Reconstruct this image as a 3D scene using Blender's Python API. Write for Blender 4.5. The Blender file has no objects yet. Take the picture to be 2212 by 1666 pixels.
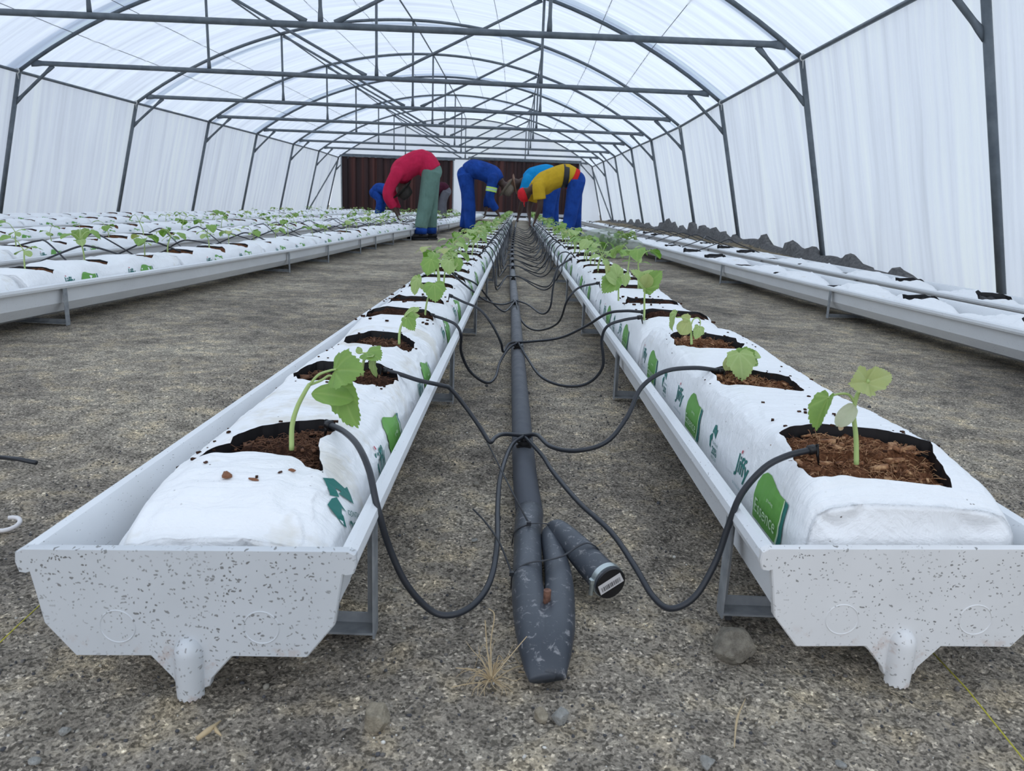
import bpy, bmesh, math, random
import numpy as np
from mathutils import Vector, Matrix

SC = bpy.context.scene
C = SC.collection
R2D = math.radians

# ------------------------------------------------------------ camera, sky, exposure
cam_d = bpy.data.cameras.new('camera')
cam_d.sensor_fit = 'HORIZONTAL'
cam_d.sensor_width = 36.0
cam_d.lens = 36.0 * 1640.0 / 2212.0
cam_d.clip_start = 0.05
cam_d.clip_end = 300
cam = bpy.data.objects.new('camera', cam_d)
C.objects.link(cam)
PITCH, ROLL = R2D(13.25), R2D(2.2)
_f = Vector((0, math.cos(PITCH), -math.sin(PITCH)))
_u0 = Vector((0, math.sin(PITCH), math.cos(PITCH)))
_r0 = Vector((1, 0, 0))
_r = _r0 * math.cos(ROLL) + _u0 * math.sin(ROLL)
_u = _u0 * math.cos(ROLL) - _r0 * math.sin(ROLL)
mw = Matrix((( _r.x, _u.x, -_f.x, 0), (_r.y, _u.y, -_f.y, 0), (_r.z, _u.z, -_f.z, 0), (0, 0, 0, 1)))
cam.matrix_world = Matrix.Translation((0, 0, 0.46)) @ mw
SC.camera = cam
cam_d.dof.use_dof = True
cam_d.dof.focus_distance = 1.5
cam_d.dof.aperture_fstop = 18.0

SC.view_settings.view_transform = 'Standard'
SC.view_settings.look = 'None'
SC.view_settings.gamma = 1.0
SC.view_settings.use_curve_mapping = False
SC.view_settings.exposure = 0.15

w = bpy.data.worlds.new('overcast_sky')
SC.world = w
w.use_nodes = True
nt = w.node_tree
nt.nodes.clear()
wo = nt.nodes.new('ShaderNodeOutputWorld')
bg = nt.nodes.new('ShaderNodeBackground')
tc = nt.nodes.new('ShaderNodeTexCoord')
dp = nt.nodes.new('ShaderNodeVectorMath'); dp.operation = 'DOT_PRODUCT'
dp.inputs[1].default_value = Vector((0.72, 0.05, 0.69)).normalized()
mr = nt.nodes.new('ShaderNodeMapRange')
mr.inputs['From Min'].default_value = -0.6; mr.inputs['From Max'].default_value = 1.0
cr = nt.nodes.new('ShaderNodeValToRGB')
cr.color_ramp.elements[0].color = (0.84, 0.90, 1.02, 1)
cr.color_ramp.elements[1].color = (1.22, 1.30, 1.42, 1)
nt.links.new(tc.outputs['Generated'], dp.inputs[0])
nt.links.new(dp.outputs['Value'], mr.inputs['Value'])
nt.links.new(mr.outputs['Result'], cr.inputs['Fac'])
nt.links.new(cr.outputs['Color'], bg.inputs['Color'])
bg.inputs['Strength'].default_value = 1.12
nt.links.new(bg.outputs['Background'], wo.inputs['Surface'])
SC.cycles.max_bounces = 8
SC.cycles.diffuse_bounces = 4
SC.cycles.transmission_bounces = 6
SC.cycles.transparent_max_bounces = 8
SC.cycles.use_denoising = True

# ------------------------------------------------------------ helpers
rng = np.random.RandomState(7)
_TAB = np.random.RandomState(3).rand(256, 256)


def vn(x, y, seed=0):
    x = np.asarray(x, float) + seed * 17.31; y = np.asarray(y, float) + seed * 9.77
    xi = np.floor(x).astype(int); yi = np.floor(y).astype(int)
    fx = x - xi; fy = y - yi
    fx = fx * fx * (3 - 2 * fx); fy = fy * fy * (3 - 2 * fy)
    a = _TAB[xi & 255, yi & 255]; b = _TAB[(xi + 1) & 255, yi & 255]
    c = _TAB[xi & 255, (yi + 1) & 255]; d = _TAB[(xi + 1) & 255, (yi + 1) & 255]
    return (a + (b - a) * fx) * (1 - fy) + (c + (d - c) * fx) * fy - 0.5


def tag(o, label=None, cat=None, group=None, kind=None):
    if label: o['label'] = label
    if cat: o['category'] = cat
    if group: o['group'] = group
    if kind: o['kind'] = kind
    return o


def empty(name, loc=(0, 0, 0), rz=0.0, label=None, cat=None, group=None):
    o = bpy.data.objects.new(name, None)
    o.empty_display_size = 0.05
    o.location = loc; o.rotation_euler = (0, 0, rz)
    C.objects.link(o)
    return tag(o, label, cat, group)


def link(name, me, mat=None, parent=None, smooth=True):
    if mat is not None:
        for m in (mat if isinstance(mat, (list, tuple)) else [mat]):
            me.materials.append(m)
    if smooth:
        me.polygons.foreach_set('use_smooth', [True] * len(me.polygons))
    o = bpy.data.objects.new(name, me)
    C.objects.link(o)
    if parent is not None: o.parent = parent
    return o


def npmesh(name, V, F, smooth=True):
    """V (n,3); F array (m,k) of one face size."""
    V = np.asarray(V, np.float32); F = np.asarray(F, np.int32)
    me = bpy.data.meshes.new(name)
    me.vertices.add(len(V)); me.vertices.foreach_set('co', V.ravel())
    m, k = F.shape
    me.loops.add(m * k); me.loops.foreach_set('vertex_index', F.ravel())
    me.polygons.add(m)
    me.polygons.foreach_set('loop_start', np.arange(0, m * k, k, dtype=np.int32))
    me.polygons.foreach_set('loop_total', np.full(m, k, np.int32))
    me.update(calc_edges=True)
    return me


class MB:
    """collects polygons for one mesh"""
    def __init__(s): s.v = []; s.f = []; s.mi = []

    def add(s, V, F, mi=0):
        b = len(s.v); s.v += [tuple(map(float, p)) for p in V]
        for f in F: s.f.append(tuple(int(i) + b for i in f)); s.mi.append(mi)
        return s

    def box(s, c, d, rot=None, mi=0):
        P = []
        for z in (-1, 1):
            for y in (-1, 1):
                for x in (-1, 1):
                    v = Vector((x * d[0] / 2, y * d[1] / 2, z * d[2] / 2))
                    if rot is not None: v = rot @ v
                    P.append(Vector(c) + v)
        return s.add(P, [(0, 2, 3, 1), (4, 5, 7, 6), (0, 1, 5, 4), (2, 6, 7, 3), (0, 4, 6, 2), (1, 3, 7, 5)], mi)

    def sweep(s, pts, rad, n=10, caps=True, lat=None, mi=0):
        """pts list of points, rad: number, list of numbers or list of (ra, rb)"""
        pts = [Vector(p) for p in pts]; N = len(pts)
        R = [rad] * N if isinstance(rad, (int, float)) else list(rad)
        b = len(s.v); prev = Vector(lat) if lat is not None else None
        for i, p in enumerate(pts):
            t = (pts[min(i + 1, N - 1)] - pts[max(i - 1, 0)])
            if t.length < 1e-9: t = Vector((0, 0, 1))
            t.normalize()
            if prev is None:
                prev = Vector((0, 0, 1)) if abs(t.z) < 0.9 else Vector((1, 0, 0))
            a = (prev - t * prev.dot(t))
            if a.length < 1e-6: a = t.orthogonal()
            a.normalize(); c = t.cross(a)
            if lat is None: prev = a
            r = R[i]; ra, rb = (r, r) if isinstance(r, (int, float)) else r
            for k in range(n):
                th = 2 * math.pi * k / n
                q = p + a * (ra * math.cos(th)) + c * (rb * math.sin(th))
                s.v.append((q.x, q.y, q.z))
        for i in range(N - 1):
            for k in range(n):
                k2 = (k + 1) % n
                s.f.append((b + i * n + k, b + i * n + k2, b + (i + 1) * n + k2, b + (i + 1) * n + k)); s.mi.append(mi)
        if caps:
            s.f.append(tuple(b + k for k in reversed(range(n)))); s.mi.append(mi)
            s.f.append(tuple(b + (N - 1) * n + k for k in range(n))); s.mi.append(mi)
        return s

    def ball(s, c, r, n=12, m=8, mi=0):
        r = (r, r, r) if isinstance(r, (int, float)) else r
        V = [(c[0], c[1], c[2] + r[2])]
        for j in range(1, m):
            ph = math.pi * j / m
            for i in range(n):
                th = 2 * math.pi * i / n
                V.append((c[0] + r[0] * math.sin(ph) * math.cos(th), c[1] + r[1] * math.sin(ph) * math.sin(th), c[2] + r[2] * math.cos(ph)))
        V.append((c[0], c[1], c[2] - r[2]))
        F = [(0, 1 + i, 1 + (i + 1) % n) for i in range(n)]
        for j in range(m - 2):
            for i in range(n):
                a = 1 + j * n + i; b2 = 1 + j * n + (i + 1) % n
                F.append((a, a + n, b2 + n, b2))
        L = len(V) - 1; o = 1 + (m - 2) * n
        F += [(L, o + (i + 1) % n, o + i) for i in range(n)]
        return s.add(V, F, mi)

    def mesh(s, name):
        me = bpy.data.meshes.new(name)
        me.from_pydata(s.v, [], s.f)
        if any(s.mi): me.polygons.foreach_set('material_index', s.mi)
        me.update()
        return me

    def build(s, name, mat, parent=None, smooth=True, sharp=None):
        me = s.mesh(name)
        o = link(name, me, mat, parent, smooth)
        if smooth and sharp is not None:
            me.set_sharp_from_angle(angle=R2D(sharp))
        return o


def crom(P, k=6, closed=False):
    P = [Vector(p) for p in P]
    if len(P) < 3: return [P[0].lerp(P[-1], i / k) for i in range(k + 1)]
    Q = [P[0] * 2 - P[1]] + P + [P[-1] * 2 - P[-2]]
    out = []
    for i in range(1, len(Q) - 2):
        p0, p1, p2, p3 = Q[i - 1:i + 3]
        for j in range(k):
            t = j / k
            out.append(0.5 * ((2 * p1) + (p2 - p0) * t + (2 * p0 - 5 * p1 + 4 * p2 - p3) * t * t + (3 * p1 - p0 - 3 * p2 + p3) * t ** 3))
    out.append(P[-1])
    return out


def kids(o): return [c for c in C.objects if c.parent == o]


def copy_tree(root, loc, rz, label=None, group=None, tree=None):
    r = root.copy(); C.objects.link(r); r.location = loc; r.rotation_euler = (0, 0, rz)
    if label: r['label'] = label
    if group: r['group'] = group
    for ch, gs in tree:
        c = ch.copy(); C.objects.link(c); c.parent = r
        for g in gs:
            d = g.copy(); C.objects.link(d); d.parent = c
    return r


def tree_of(root):
    return [(c, kids(c)) for c in kids(root)]


# ------------------------------------------------------------ materials
def mat(name, col=(0.8, 0.8, 0.8), rough=0.5, metal=0.0, spec=0.5):
    m = bpy.data.materials.new(name); m.use_nodes = True
    p = m.node_tree.nodes['Principled BSDF']
    p.inputs['Base Color'].default_value = (*col, 1)
    p.inputs['Roughness'].default_value = rough
    p.inputs['Metallic'].default_value = metal
    p.inputs['Specular IOR Level'].default_value = spec
    return m


def N(m, t, **kw):
    n = m.node_tree.nodes.new(t)
    for k, v in kw.items():
        if k in n.inputs: n.inputs[k].default_value = v
        else: setattr(n, k, v)
    return n


def L(m, a, b): m.node_tree.links.new(a, b)


def P(m): return m.node_tree.nodes['Principled BSDF']


def coords(m, scale=(1, 1, 1), world=False):
    t = N(m, 'ShaderNodeTexCoord')
    mp = N(m, 'ShaderNodeMapping'); mp.inputs['Scale'].default_value = scale
    if world:
        g = N(m, 'ShaderNodeNewGeometry'); L(m, g.outputs['Position'], mp.inputs['Vector'])
    else:
        L(m, t.outputs['Object'], mp.inputs['Vector'])
    return mp.outputs['Vector']


def noise(m, vec, scale, detail=3, rough=0.5, dist=0.0):
    n = N(m, 'ShaderNodeTexNoise'); n.inputs['Scale'].default_value = scale
    n.inputs['Detail'].default_value = detail; n.inputs['Roughness'].default_value = rough
    n.inputs['Distortion'].default_value = dist
    if vec is not None: L(m, vec, n.inputs['Vector'])
    return n.outputs['Fac']


def ramp(m, fac, stops, interp='LINEAR'):
    r = N(m, 'ShaderNodeValToRGB'); cr = r.color_ramp; cr.interpolation = interp
    cr.elements[0].position = stops[0][0]; cr.elements[0].color = (*stops[0][1], 1)
    cr.elements[1].position = stops[-1][0]; cr.elements[1].color = (*stops[-1][1], 1)
    for p, c in stops[1:-1]:
        e = cr.elements.new(p); e.color = (*c, 1)
    L(m, fac, r.inputs['Fac']); return r.outputs['Color']


def mix(m, fac, a, b, mode='MIX'):
    n = N(m, 'ShaderNodeMix'); n.data_type = 'RGBA'; n.blend_type = mode
    for s, v in ((n.inputs[0], fac), (n.inputs[6], a), (n.inputs[7], b)):
        if hasattr(v, 'is_output'): L(m, v, s)
        else: s.default_value = v if not isinstance(v, tuple) else ((*v, 1) if len(v) == 3 else v)
    return n.outputs[2]


def bump(m, h, strength, dist=0.01):
    b = N(m, 'ShaderNodeBump'); b.inputs['Strength'].default_value = strength; b.inputs['Distance'].default_value = dist
    L(m, h, b.inputs['Height']); L(m, b.outputs['Normal'], P(m).inputs['Normal']); return b


def g3(v): return (v, v, v)


# greenhouse film: milky translucent polyethylene
def film(name, sx, sy, sz, t=0.60, tint=(0.82, 0.89, 0.985)):
    m = bpy.data.materials.new(name); m.use_nodes = True
    n = m.node_tree; n.nodes.clear()
    out = N(m, 'ShaderNodeOutputMaterial'); tr = N(m, 'ShaderNodeBsdfTranslucent'); df = N(m, 'ShaderNodeBsdfDiffuse')
    gl = N(m, 'ShaderNodeBsdfGlossy'); gl.inputs['Roughness'].default_value = 0.35
    ms = N(m, 'ShaderNodeMixShader'); ms2 = N(m, 'ShaderNodeMixShader')
    v = coords(m, (sx, sy, sz), True)
    f = noise(m, v, 1.0, 4, 0.55)
    c = ramp(m, f, [(0.28, tuple(x * 0.80 for x in tint)), (0.48, tuple(x * 0.98 for x in tint)), (0.66, tuple(min(1, x * 1.10) for x in tint))])  # thickness streaks in the tint, contrast raised to paint in fold shading
    L(m, c, tr.inputs['Color']); df.inputs['Color'].default_value = (0.80, 0.83, 0.87, 1)
    ms.inputs[0].default_value = 1 - t
    L(m, tr.outputs[0], ms.inputs[1]); L(m, df.outputs[0], ms.inputs[2])
    ms2.inputs[0].default_value = 0.04
    L(m, ms.outputs[0], ms2.inputs[1]); L(m, gl.outputs[0], ms2.inputs[2])
    b = N(m, 'ShaderNodeBump'); b.inputs['Strength'].default_value = 0.5; b.inputs['Distance'].default_value = 0.04
    L(m, f, b.inputs['Height'])
    for s in (tr, df, gl): L(m, b.outputs['Normal'], s.inputs['Normal'])
    L(m, ms2.outputs[0], out.inputs['Surface'])
    return m


M = {}
M['film_wall'] = film('greenhouse_film_wall', 0.2, 9.0, 0.35)
M['film_roof'] = film('greenhouse_film_roof', 0.35, 7.0, 0.35, 0.66)
M['film_end'] = film('greenhouse_film_end', 1.0, 0.3, 0.4, 0.66)

m = M['ground'] = mat('gravelly_soil', rough=0.95, spec=0.15)
v = coords(m, world=True)
big = noise(m, v, 1.6, 4, 0.6)
med = noise(m, v, 14.0, 5, 0.62)
fin = noise(m, v, 260.0, 3, 0.7)
vor = N(m, 'ShaderNodeTexVoronoi'); vor.inputs['Scale'].default_value = 330.0; L(m, v, vor.inputs['Vector'])
vor2 = N(m, 'ShaderNodeTexVoronoi'); vor2.inputs['Scale'].default_value = 120.0; L(m, v, vor2.inputs['Vector'])
c1 = ramp(m, big, [(0.34, (0.24, 0.212, 0.178)), (0.52, (0.41, 0.36, 0.292)), (0.68, (0.57, 0.505, 0.40))])
c2 = ramp(m, med, [(0.28, (0.50, 0.50, 0.51)), (0.50, (1.0, 1.0, 1.0)), (0.68, (1.42, 1.34, 1.16))])
c = mix(m, 1.0, c1, c2, 'MULTIPLY')
c3 = ramp(m, fin, [(0.32, g3(0.45)), (0.5, g3(0.95)), (0.68, g3(1.5))])
c = mix(m, 0.85, c, mix(m, 1.0, c, c3, 'MULTIPLY'))
sep = N(m, 'ShaderNodeSeparateColor'); L(m, vor.outputs['Color'], sep.inputs[0])
dark = ramp(m, sep.outputs[0], [(0.0, g3(0.30)), (0.24, g3(0.34)), (0.27, g3(1.0)), (0.93, g3(1.0)), (0.95, g3(2.1)), (1.0, g3(2.4))], 'CONSTANT')
c = mix(m, 0.75, c, mix(m, 1.0, c, dark, 'MULTIPLY'))
sep2 = N(m, 'ShaderNodeSeparateColor'); L(m, vor2.outputs['Color'], sep2.inputs[0])
peb = ramp(m, sep2.outputs[1], [(0.0, g3(0.6)), (0.1, g3(1.0)), (0.95, g3(1.0)), (0.97, (1.6, 1.6, 1.55))], 'CONSTANT')
c = mix(m, 0.7, c, mix(m, 1.0, c, peb, 'MULTIPLY'))
L(m, c, P(m).inputs['Base Color'])
hh = N(m, 'ShaderNodeMath', operation='ADD'); L(m, fin, hh.inputs[0]); L(m, med, hh.inputs[1])
bump(m, hh.outputs[0], 0.9, 0.006)

m = M['outside'] = mat('outside_ground', (0.14, 0.13, 0.09), 1.0)
m = M['soil'] = mat('jagged_grey_bank', rough=1.0, spec=0.1)  # mottled dark grey, used only on the jagged bank by the right wall
v = coords(m, world=True); c = ramp(m, noise(m, v, 25, 5, 0.7), [(0.3, (0.09, 0.09, 0.093)), (0.7, (0.24, 0.235, 0.23))])
L(m, c, P(m).inputs['Base Color']); bump(m, noise(m, v, 60, 4, 0.7), 0.8, 0.02)
m = M['straw_soil'] = mat('straw_covered_soil', rough=1.0, spec=0.1)
v = coords(m, world=True); c = ramp(m, noise(m, v, 30, 6, 0.75), [(0.3, (0.12, 0.095, 0.065)), (0.5, (0.26, 0.215, 0.15)), (0.7, (0.48, 0.42, 0.31))])
L(m, c, P(m).inputs['Base Color']); bump(m, noise(m, v, 60, 4, 0.7), 0.8, 0.02)

m = M['steel'] = mat('galvanised_steel_tube', rough=0.48, metal=0.25)
v = coords(m, world=True)
c = ramp(m, noise(m, v, 9, 4, 0.6), [(0.3, (0.095, 0.115, 0.135)), (0.7, (0.165, 0.19, 0.21))])
L(m, c, P(m).inputs['Base Color'])
M['wire'] = mat('thin_wire', (0.14, 0.15, 0.18), 0.5, 0.3)
M['clip'] = mat('white_tie', (0.7, 0.7, 0.68), 0.6)
m = M['bracket'] = mat('zinc_bracket', rough=0.5, metal=0.35)
c = ramp(m, noise(m, coords(m), 40, 4), [(0.3, (0.22, 0.24, 0.26)), (0.7, (0.40, 0.42, 0.44))]); L(m, c, P(m).inputs['Base Color'])


def speckled(name, base, amount, rust):
    m = mat(name, base, 0.38)
    v = coords(m, (1, 0.5, 1))
    vv = N(m, 'ShaderNodeTexVoronoi'); vv.inputs['Scale'].default_value = 265; vv.inputs['Randomness'].default_value = 1
    nv = N(m, 'ShaderNodeTexNoise'); nv.inputs['Scale'].default_value = 120; L(m, v, nv.inputs['Vector'])
    av = N(m, 'ShaderNodeVectorMath', operation='MULTIPLY_ADD'); L(m, nv.outputs['Color'], av.inputs[0]); av.inputs[1].default_value = (0.016, 0.010, 0.006); L(m, v, av.inputs[2])
    L(m, av.outputs[0], vv.inputs['Vector'])
    th = ramp(m, vv.outputs['Distance'], [(0.0, g3(1)), (amount, g3(0.85)), (amount + 0.05, g3(0))])
    sp = N(m, 'ShaderNodeSeparateColor'); L(m, vv.outputs['Color'], sp.inputs[0])
    sel = ramp(m, sp.outputs[0], [(0.0, g3(1)), (0.46, g3(0))], 'CONSTANT')
    k = mix(m, 1.0, th, sel, 'MULTIPLY')
    dens = ramp(m, noise(m, v, 9, 3), [(0.35, g3(0.25)), (0.6, g3(1))])
    k = mix(m, 1.0, k, dens, 'MULTIPLY')
    cb = ramp(m, noise(m, v, 14, 4), [(0.3, tuple(x * 0.93 for x in base)), (0.7, base)])
    c = mix(m, k, cb, (0.10, 0.095, 0.085))
    if rust:
        t = N(m, 'ShaderNodeTexCoord'); sx = N(m, 'ShaderNodeSeparateXYZ'); L(m, t.outputs['Object'], sx.inputs[0])
        low = ramp(m, sx.outputs[2], [(0.045, g3(1)), (0.062, g3(0))])
        rn = ramp(m, noise(m, v, 35, 5, 0.7), [(0.53, g3(0)), (0.70, g3(0.55))])
        k2 = mix(m, 1.0, low, rn, 'MULTIPLY')
        c = mix(m, k2, c, (0.42, 0.20, 0.10))
    L(m, c, P(m).inputs['Base Color'])
    return m


M['trough'] = speckled('white_plastic_trough', (0.80, 0.82, 0.84), 0.12, False)
M['trough_end'] = speckled('speckled_trough_end', (0.63, 0.655, 0.68), 0.30, True)
M['trough_end_w'] = speckled('speckled_white_trough_end', (0.80, 0.80, 0.80), 0.24, True)

# growbag sleeve: white outside, black inside
def sleeve_mat(name, stain):
    m = mat(name, (0.86, 0.88, 0.91), 0.42)
    v = coords(m)
    f = noise(m, v, 22, 5, 0.6, 0.4)
    stn = ramp(m, noise(m, v, 9, 4, 0.65), [(0.66 - stain * 0.14, g3(0)), (0.78 - stain * 0.14, g3(0.45))])
    c = mix(m, stn, (0.92, 0.93, 0.94, 1), (0.62, 0.55, 0.40, 1))
    vv = N(m, 'ShaderNodeTexVoronoi'); vv.inputs['Scale'].default_value = 150; L(m, v, vv.inputs['Vector'])
    sp = N(m, 'ShaderNodeSeparateColor'); L(m, vv.outputs['Color'], sp.inputs[0])
    k = mix(m, 1.0, ramp(m, vv.outputs['Distance'], [(0.12, g3(1)), (0.2, g3(0))]), ramp(m, sp.outputs[1], [(0, g3(1)), (0.10, g3(0))], 'CONSTANT'), 'MULTIPLY')
    k = mix(m, 1.0, k, ramp(m, noise(m, v, 11, 2), [(0.5, g3(0)), (0.62, g3(1))]), 'MULTIPLY')
    c = mix(m, k, c, (0.10, 0.07, 0.05))
    geo = N(m, 'ShaderNodeNewGeometry')
    c = mix(m, geo.outputs['Backfacing'], c, (0.008, 0.008, 0.010))
    L(m, c, P(m).inputs['Base Color'])
    f2 = noise(m, coords(m, (5, 55, 5)), 1.0, 4, 0.6, 1.2); f3 = noise(m, coords(m, (18, 30, 18)), 1.0, 5, 0.7, 2.0)
    a1 = N(m, 'ShaderNodeMath', operation='ADD'); L(m, f2, a1.inputs[0]); L(m, f3, a1.inputs[1])
    a2 = N(m, 'ShaderNodeMath', operation='ADD'); L(m, a1.outputs[0], a2.inputs[0]); L(m, f, a2.inputs[1])
    bump(m, a2.outputs[0], 0.38, 0.010)
    return m


M['sleeve'] = sleeve_mat('white_growbag_plastic', 0.2)
M['sleeve_st'] = sleeve_mat('stained_growbag_plastic', 1.0)
M['liner'] = mat('black_bag_inside', (0.010, 0.010, 0.012), 0.45)


def coir(name, a, b, c_):
    m = mat(name, rough=1.0, spec=0.1)
    v = coords(m)
    c = ramp(m, noise(m, v, 130, 5, 0.75, 1.0), [(0.3, a), (0.52, b), (0.72, c_)])
    L(m, c, P(m).inputs['Base Color']); bump(m, noise(m, v, 180, 4, 0.75), 1.0, 0.006)
    return m


M['coir_dark'] = coir('dark_coir', (0.018, 0.010, 0.007), (0.060, 0.030, 0.020), (0.15, 0.075, 0.045))
M['coir_red'] = coir('reddish_coir', (0.035, 0.016, 0.009), (0.16, 0.068, 0.034), (0.34, 0.17, 0.09))
M['fibre'] = mat('coir_fibre', rough=0.9)
L(M['fibre'], ramp(M['fibre'], noise(M['fibre'], coords(M['fibre']), 90, 3, 0.7), [(0.35, (0.12, 0.05, 0.025)), (0.5, (0.32, 0.15, 0.07)), (0.65, (0.62, 0.38, 0.20))]), P(M['fibre']).inputs['Base Color'])
M['fibre_d'] = mat('coir_fibre_dark', (0.16, 0.075, 0.04), 0.9)
M['teal'] = mat('teal_print', (0.010, 0.16, 0.135), 0.5)
M['leafgreen'] = mat('green_print', (0.13, 0.36, 0.055), 0.5)
M['palegreen'] = mat('pale_print', (0.62, 0.78, 0.52), 0.5)
M['redprint'] = mat('red_print', (0.5, 0.03, 0.06), 0.5)
M['greyprint'] = mat('grey_print', (0.28, 0.42, 0.45), 0.5)


def leafmat(name, c0, c1, vein, back):
    m = bpy.data.materials.new(name); m.use_nodes = True
    n = m.node_tree; p = P(m); p.inputs['Roughness'].default_value = 0.5
    at = N(m, 'ShaderNodeAttribute', attribute_name='vein')
    v = coords(m)
    c = ramp(m, noise(m, v, 60, 4, 0.6), [(0.3, c0), (0.7, c1)])
    c = mix(m, at.outputs['Fac'], c, vein)
    geo = N(m, 'ShaderNodeNewGeometry')
    c = mix(m, geo.outputs['Backfacing'], c, mix(m, 0.6, c, back))
    L(m, c, p.inputs['Base Color'])
    tr = N(m, 'ShaderNodeBsdfTranslucent'); L(m, c, tr.inputs['Color'])
    ms = N(m, 'ShaderNodeMixShader', Fac=0.28); out = n.nodes['Material Output']
    L(m, p.outputs[0], ms.inputs[1]); L(m, tr.outputs[0], ms.inputs[2]); L(m, ms.outputs[0], out.inputs['Surface'])
    b = bump(m, noise(m, v, 220, 3), 0.35, 0.002)
    return m


M['leaf'] = leafmat('cucumber_leaf', (0.085, 0.23, 0.012), (0.18, 0.38, 0.030), (0.36, 0.52, 0.12), (0.30, 0.45, 0.13))
M['leaf_pale'] = leafmat('pale_cucumber_leaf', (0.20, 0.36, 0.06), (0.36, 0.52, 0.13), (0.52, 0.66, 0.28), (0.46, 0.58, 0.24))
M['leaf_yellow'] = leafmat('yellowing_leaf', (0.42, 0.47, 0.08), (0.33, 0.44, 0.09), (0.55, 0.60, 0.22), (0.5, 0.55, 0.25))
M['leaf_wilt'] = leafmat('wilted_leaf', (0.52, 0.58, 0.36), (0.62, 0.66, 0.46), (0.66, 0.70, 0.5), (0.6, 0.63, 0.45))
M['stem'] = mat('seedling_stem', (0.42, 0.55, 0.20), 0.5)
m = M['pipe'] = mat('black_poly_pipe', rough=0.42)
v = coords(m)
k = ramp(m, noise(m, v, 90, 5, 0.75, 0.6), [(0.57, g3(0)), (0.64, g3(0.75))])
k2 = ramp(m, noise(m, v, 8, 3), [(0.3, (0.035, 0.042, 0.055)), (0.7, (0.065, 0.075, 0.092))])
L(m, mix(m, k, k2, (0.28, 0.28, 0.29)), P(m).inputs['Base Color'])
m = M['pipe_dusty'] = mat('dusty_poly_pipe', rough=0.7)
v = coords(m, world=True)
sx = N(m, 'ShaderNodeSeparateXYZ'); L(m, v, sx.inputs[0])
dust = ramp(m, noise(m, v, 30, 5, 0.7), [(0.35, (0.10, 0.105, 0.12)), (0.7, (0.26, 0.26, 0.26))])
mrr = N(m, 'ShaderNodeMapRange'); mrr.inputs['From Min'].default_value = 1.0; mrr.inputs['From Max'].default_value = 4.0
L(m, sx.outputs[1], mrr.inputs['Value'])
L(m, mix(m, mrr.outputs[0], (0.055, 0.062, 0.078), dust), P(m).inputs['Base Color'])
M['tube'] = mat('black_drip_tube', (0.022, 0.025, 0.032), 0.38)
M['fitting'] = mat('black_fitting', (0.010, 0.010, 0.012), 0.4)
M['tie'] = mat('black_cable_tie', (0.02, 0.022, 0.028), 0.45)
M['chrome'] = mat('zinc_clamp', (0.52, 0.58, 0.58), 0.3, 0.8)
M['label'] = mat('white_sticker', (0.72, 0.70, 0.70), 0.6)
M['ink'] = mat('black_ink', (0.03, 0.03, 0.035), 0.6)
m = M['rust'] = mat('rusty_iron', rough=0.9)
L(m, ramp(m, noise(m, coords(m), 200, 4), [(0.3, (0.10, 0.045, 0.03)), (0.7, (0.24, 0.12, 0.08))]), P(m).inputs['Base Color'])


def stone(name, a, b):
    m = mat(name, rough=0.9); v = coords(m)
    L(m, ramp(m, noise(m, v, 70, 6, 0.7), [(0.3, a), (0.7, b)]), P(m).inputs['Base Color'])
    bump(m, noise(m, v, 90, 6, 0.75), 1.0, 0.012); return m


M['rock'] = stone('brown_rock', (0.17, 0.15, 0.12), (0.52, 0.47, 0.38))
M['rock_grey'] = stone('grey_stone', (0.30, 0.30, 0.28), (0.62, 0.61, 0.57))
M['rock_tan'] = stone('tan_rock', (0.26, 0.22, 0.16), (0.66, 0.58, 0.44))
M['dry'] = mat('dry_grass', (0.52, 0.40, 0.24), 0.8)
M['string'] = mat('yellow_string', (0.50, 0.46, 0.05), 0.7)
M['string_pale'] = mat('pale_string', (0.45, 0.42, 0.24), 0.7)

# ------------------------------------------------------------ ground
def ground_z(x, y):
    x = np.asarray(x, float); y = np.asarray(y, float)
    z = 0.010 * vn(x * 1.7, y * 1.7, 1) + 0.006 * vn(x * 7, y * 7, 2)
    near = np.clip((2.6 - y) / 1.2, 0, 1)
    z = z + near * (0.0045 * vn(x * 38, y * 38, 3) + 0.0035 * vn(x * 95, y * 95, 4) + 0.0022 * vn(x * 210, y * 210, 5))
    z = z - 0.006
    # straw covered bank along the right wall
    b = np.clip((x - 2.42) / 0.35, 0, 1) * np.clip((y - 6.0) / 4.0, 0, 1)
    z = z + b * (0.11 + 0.06 * vn(x * 3, y * 1.4, 6))
    # low ridge of earth under the left pair of rows
    r = np.exp(-((x + 1.75) / 0.13) ** 2) * np.clip((y - 4.2) / 0.6, 0, 1) * np.clip((9.5 - y) / 1.5, 0, 1)
    z = z + r * 0.035
    return z


def stretch(a, b, n, p):
    t = np.linspace(0, 1, n); return a + (b - a) * t ** p


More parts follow.
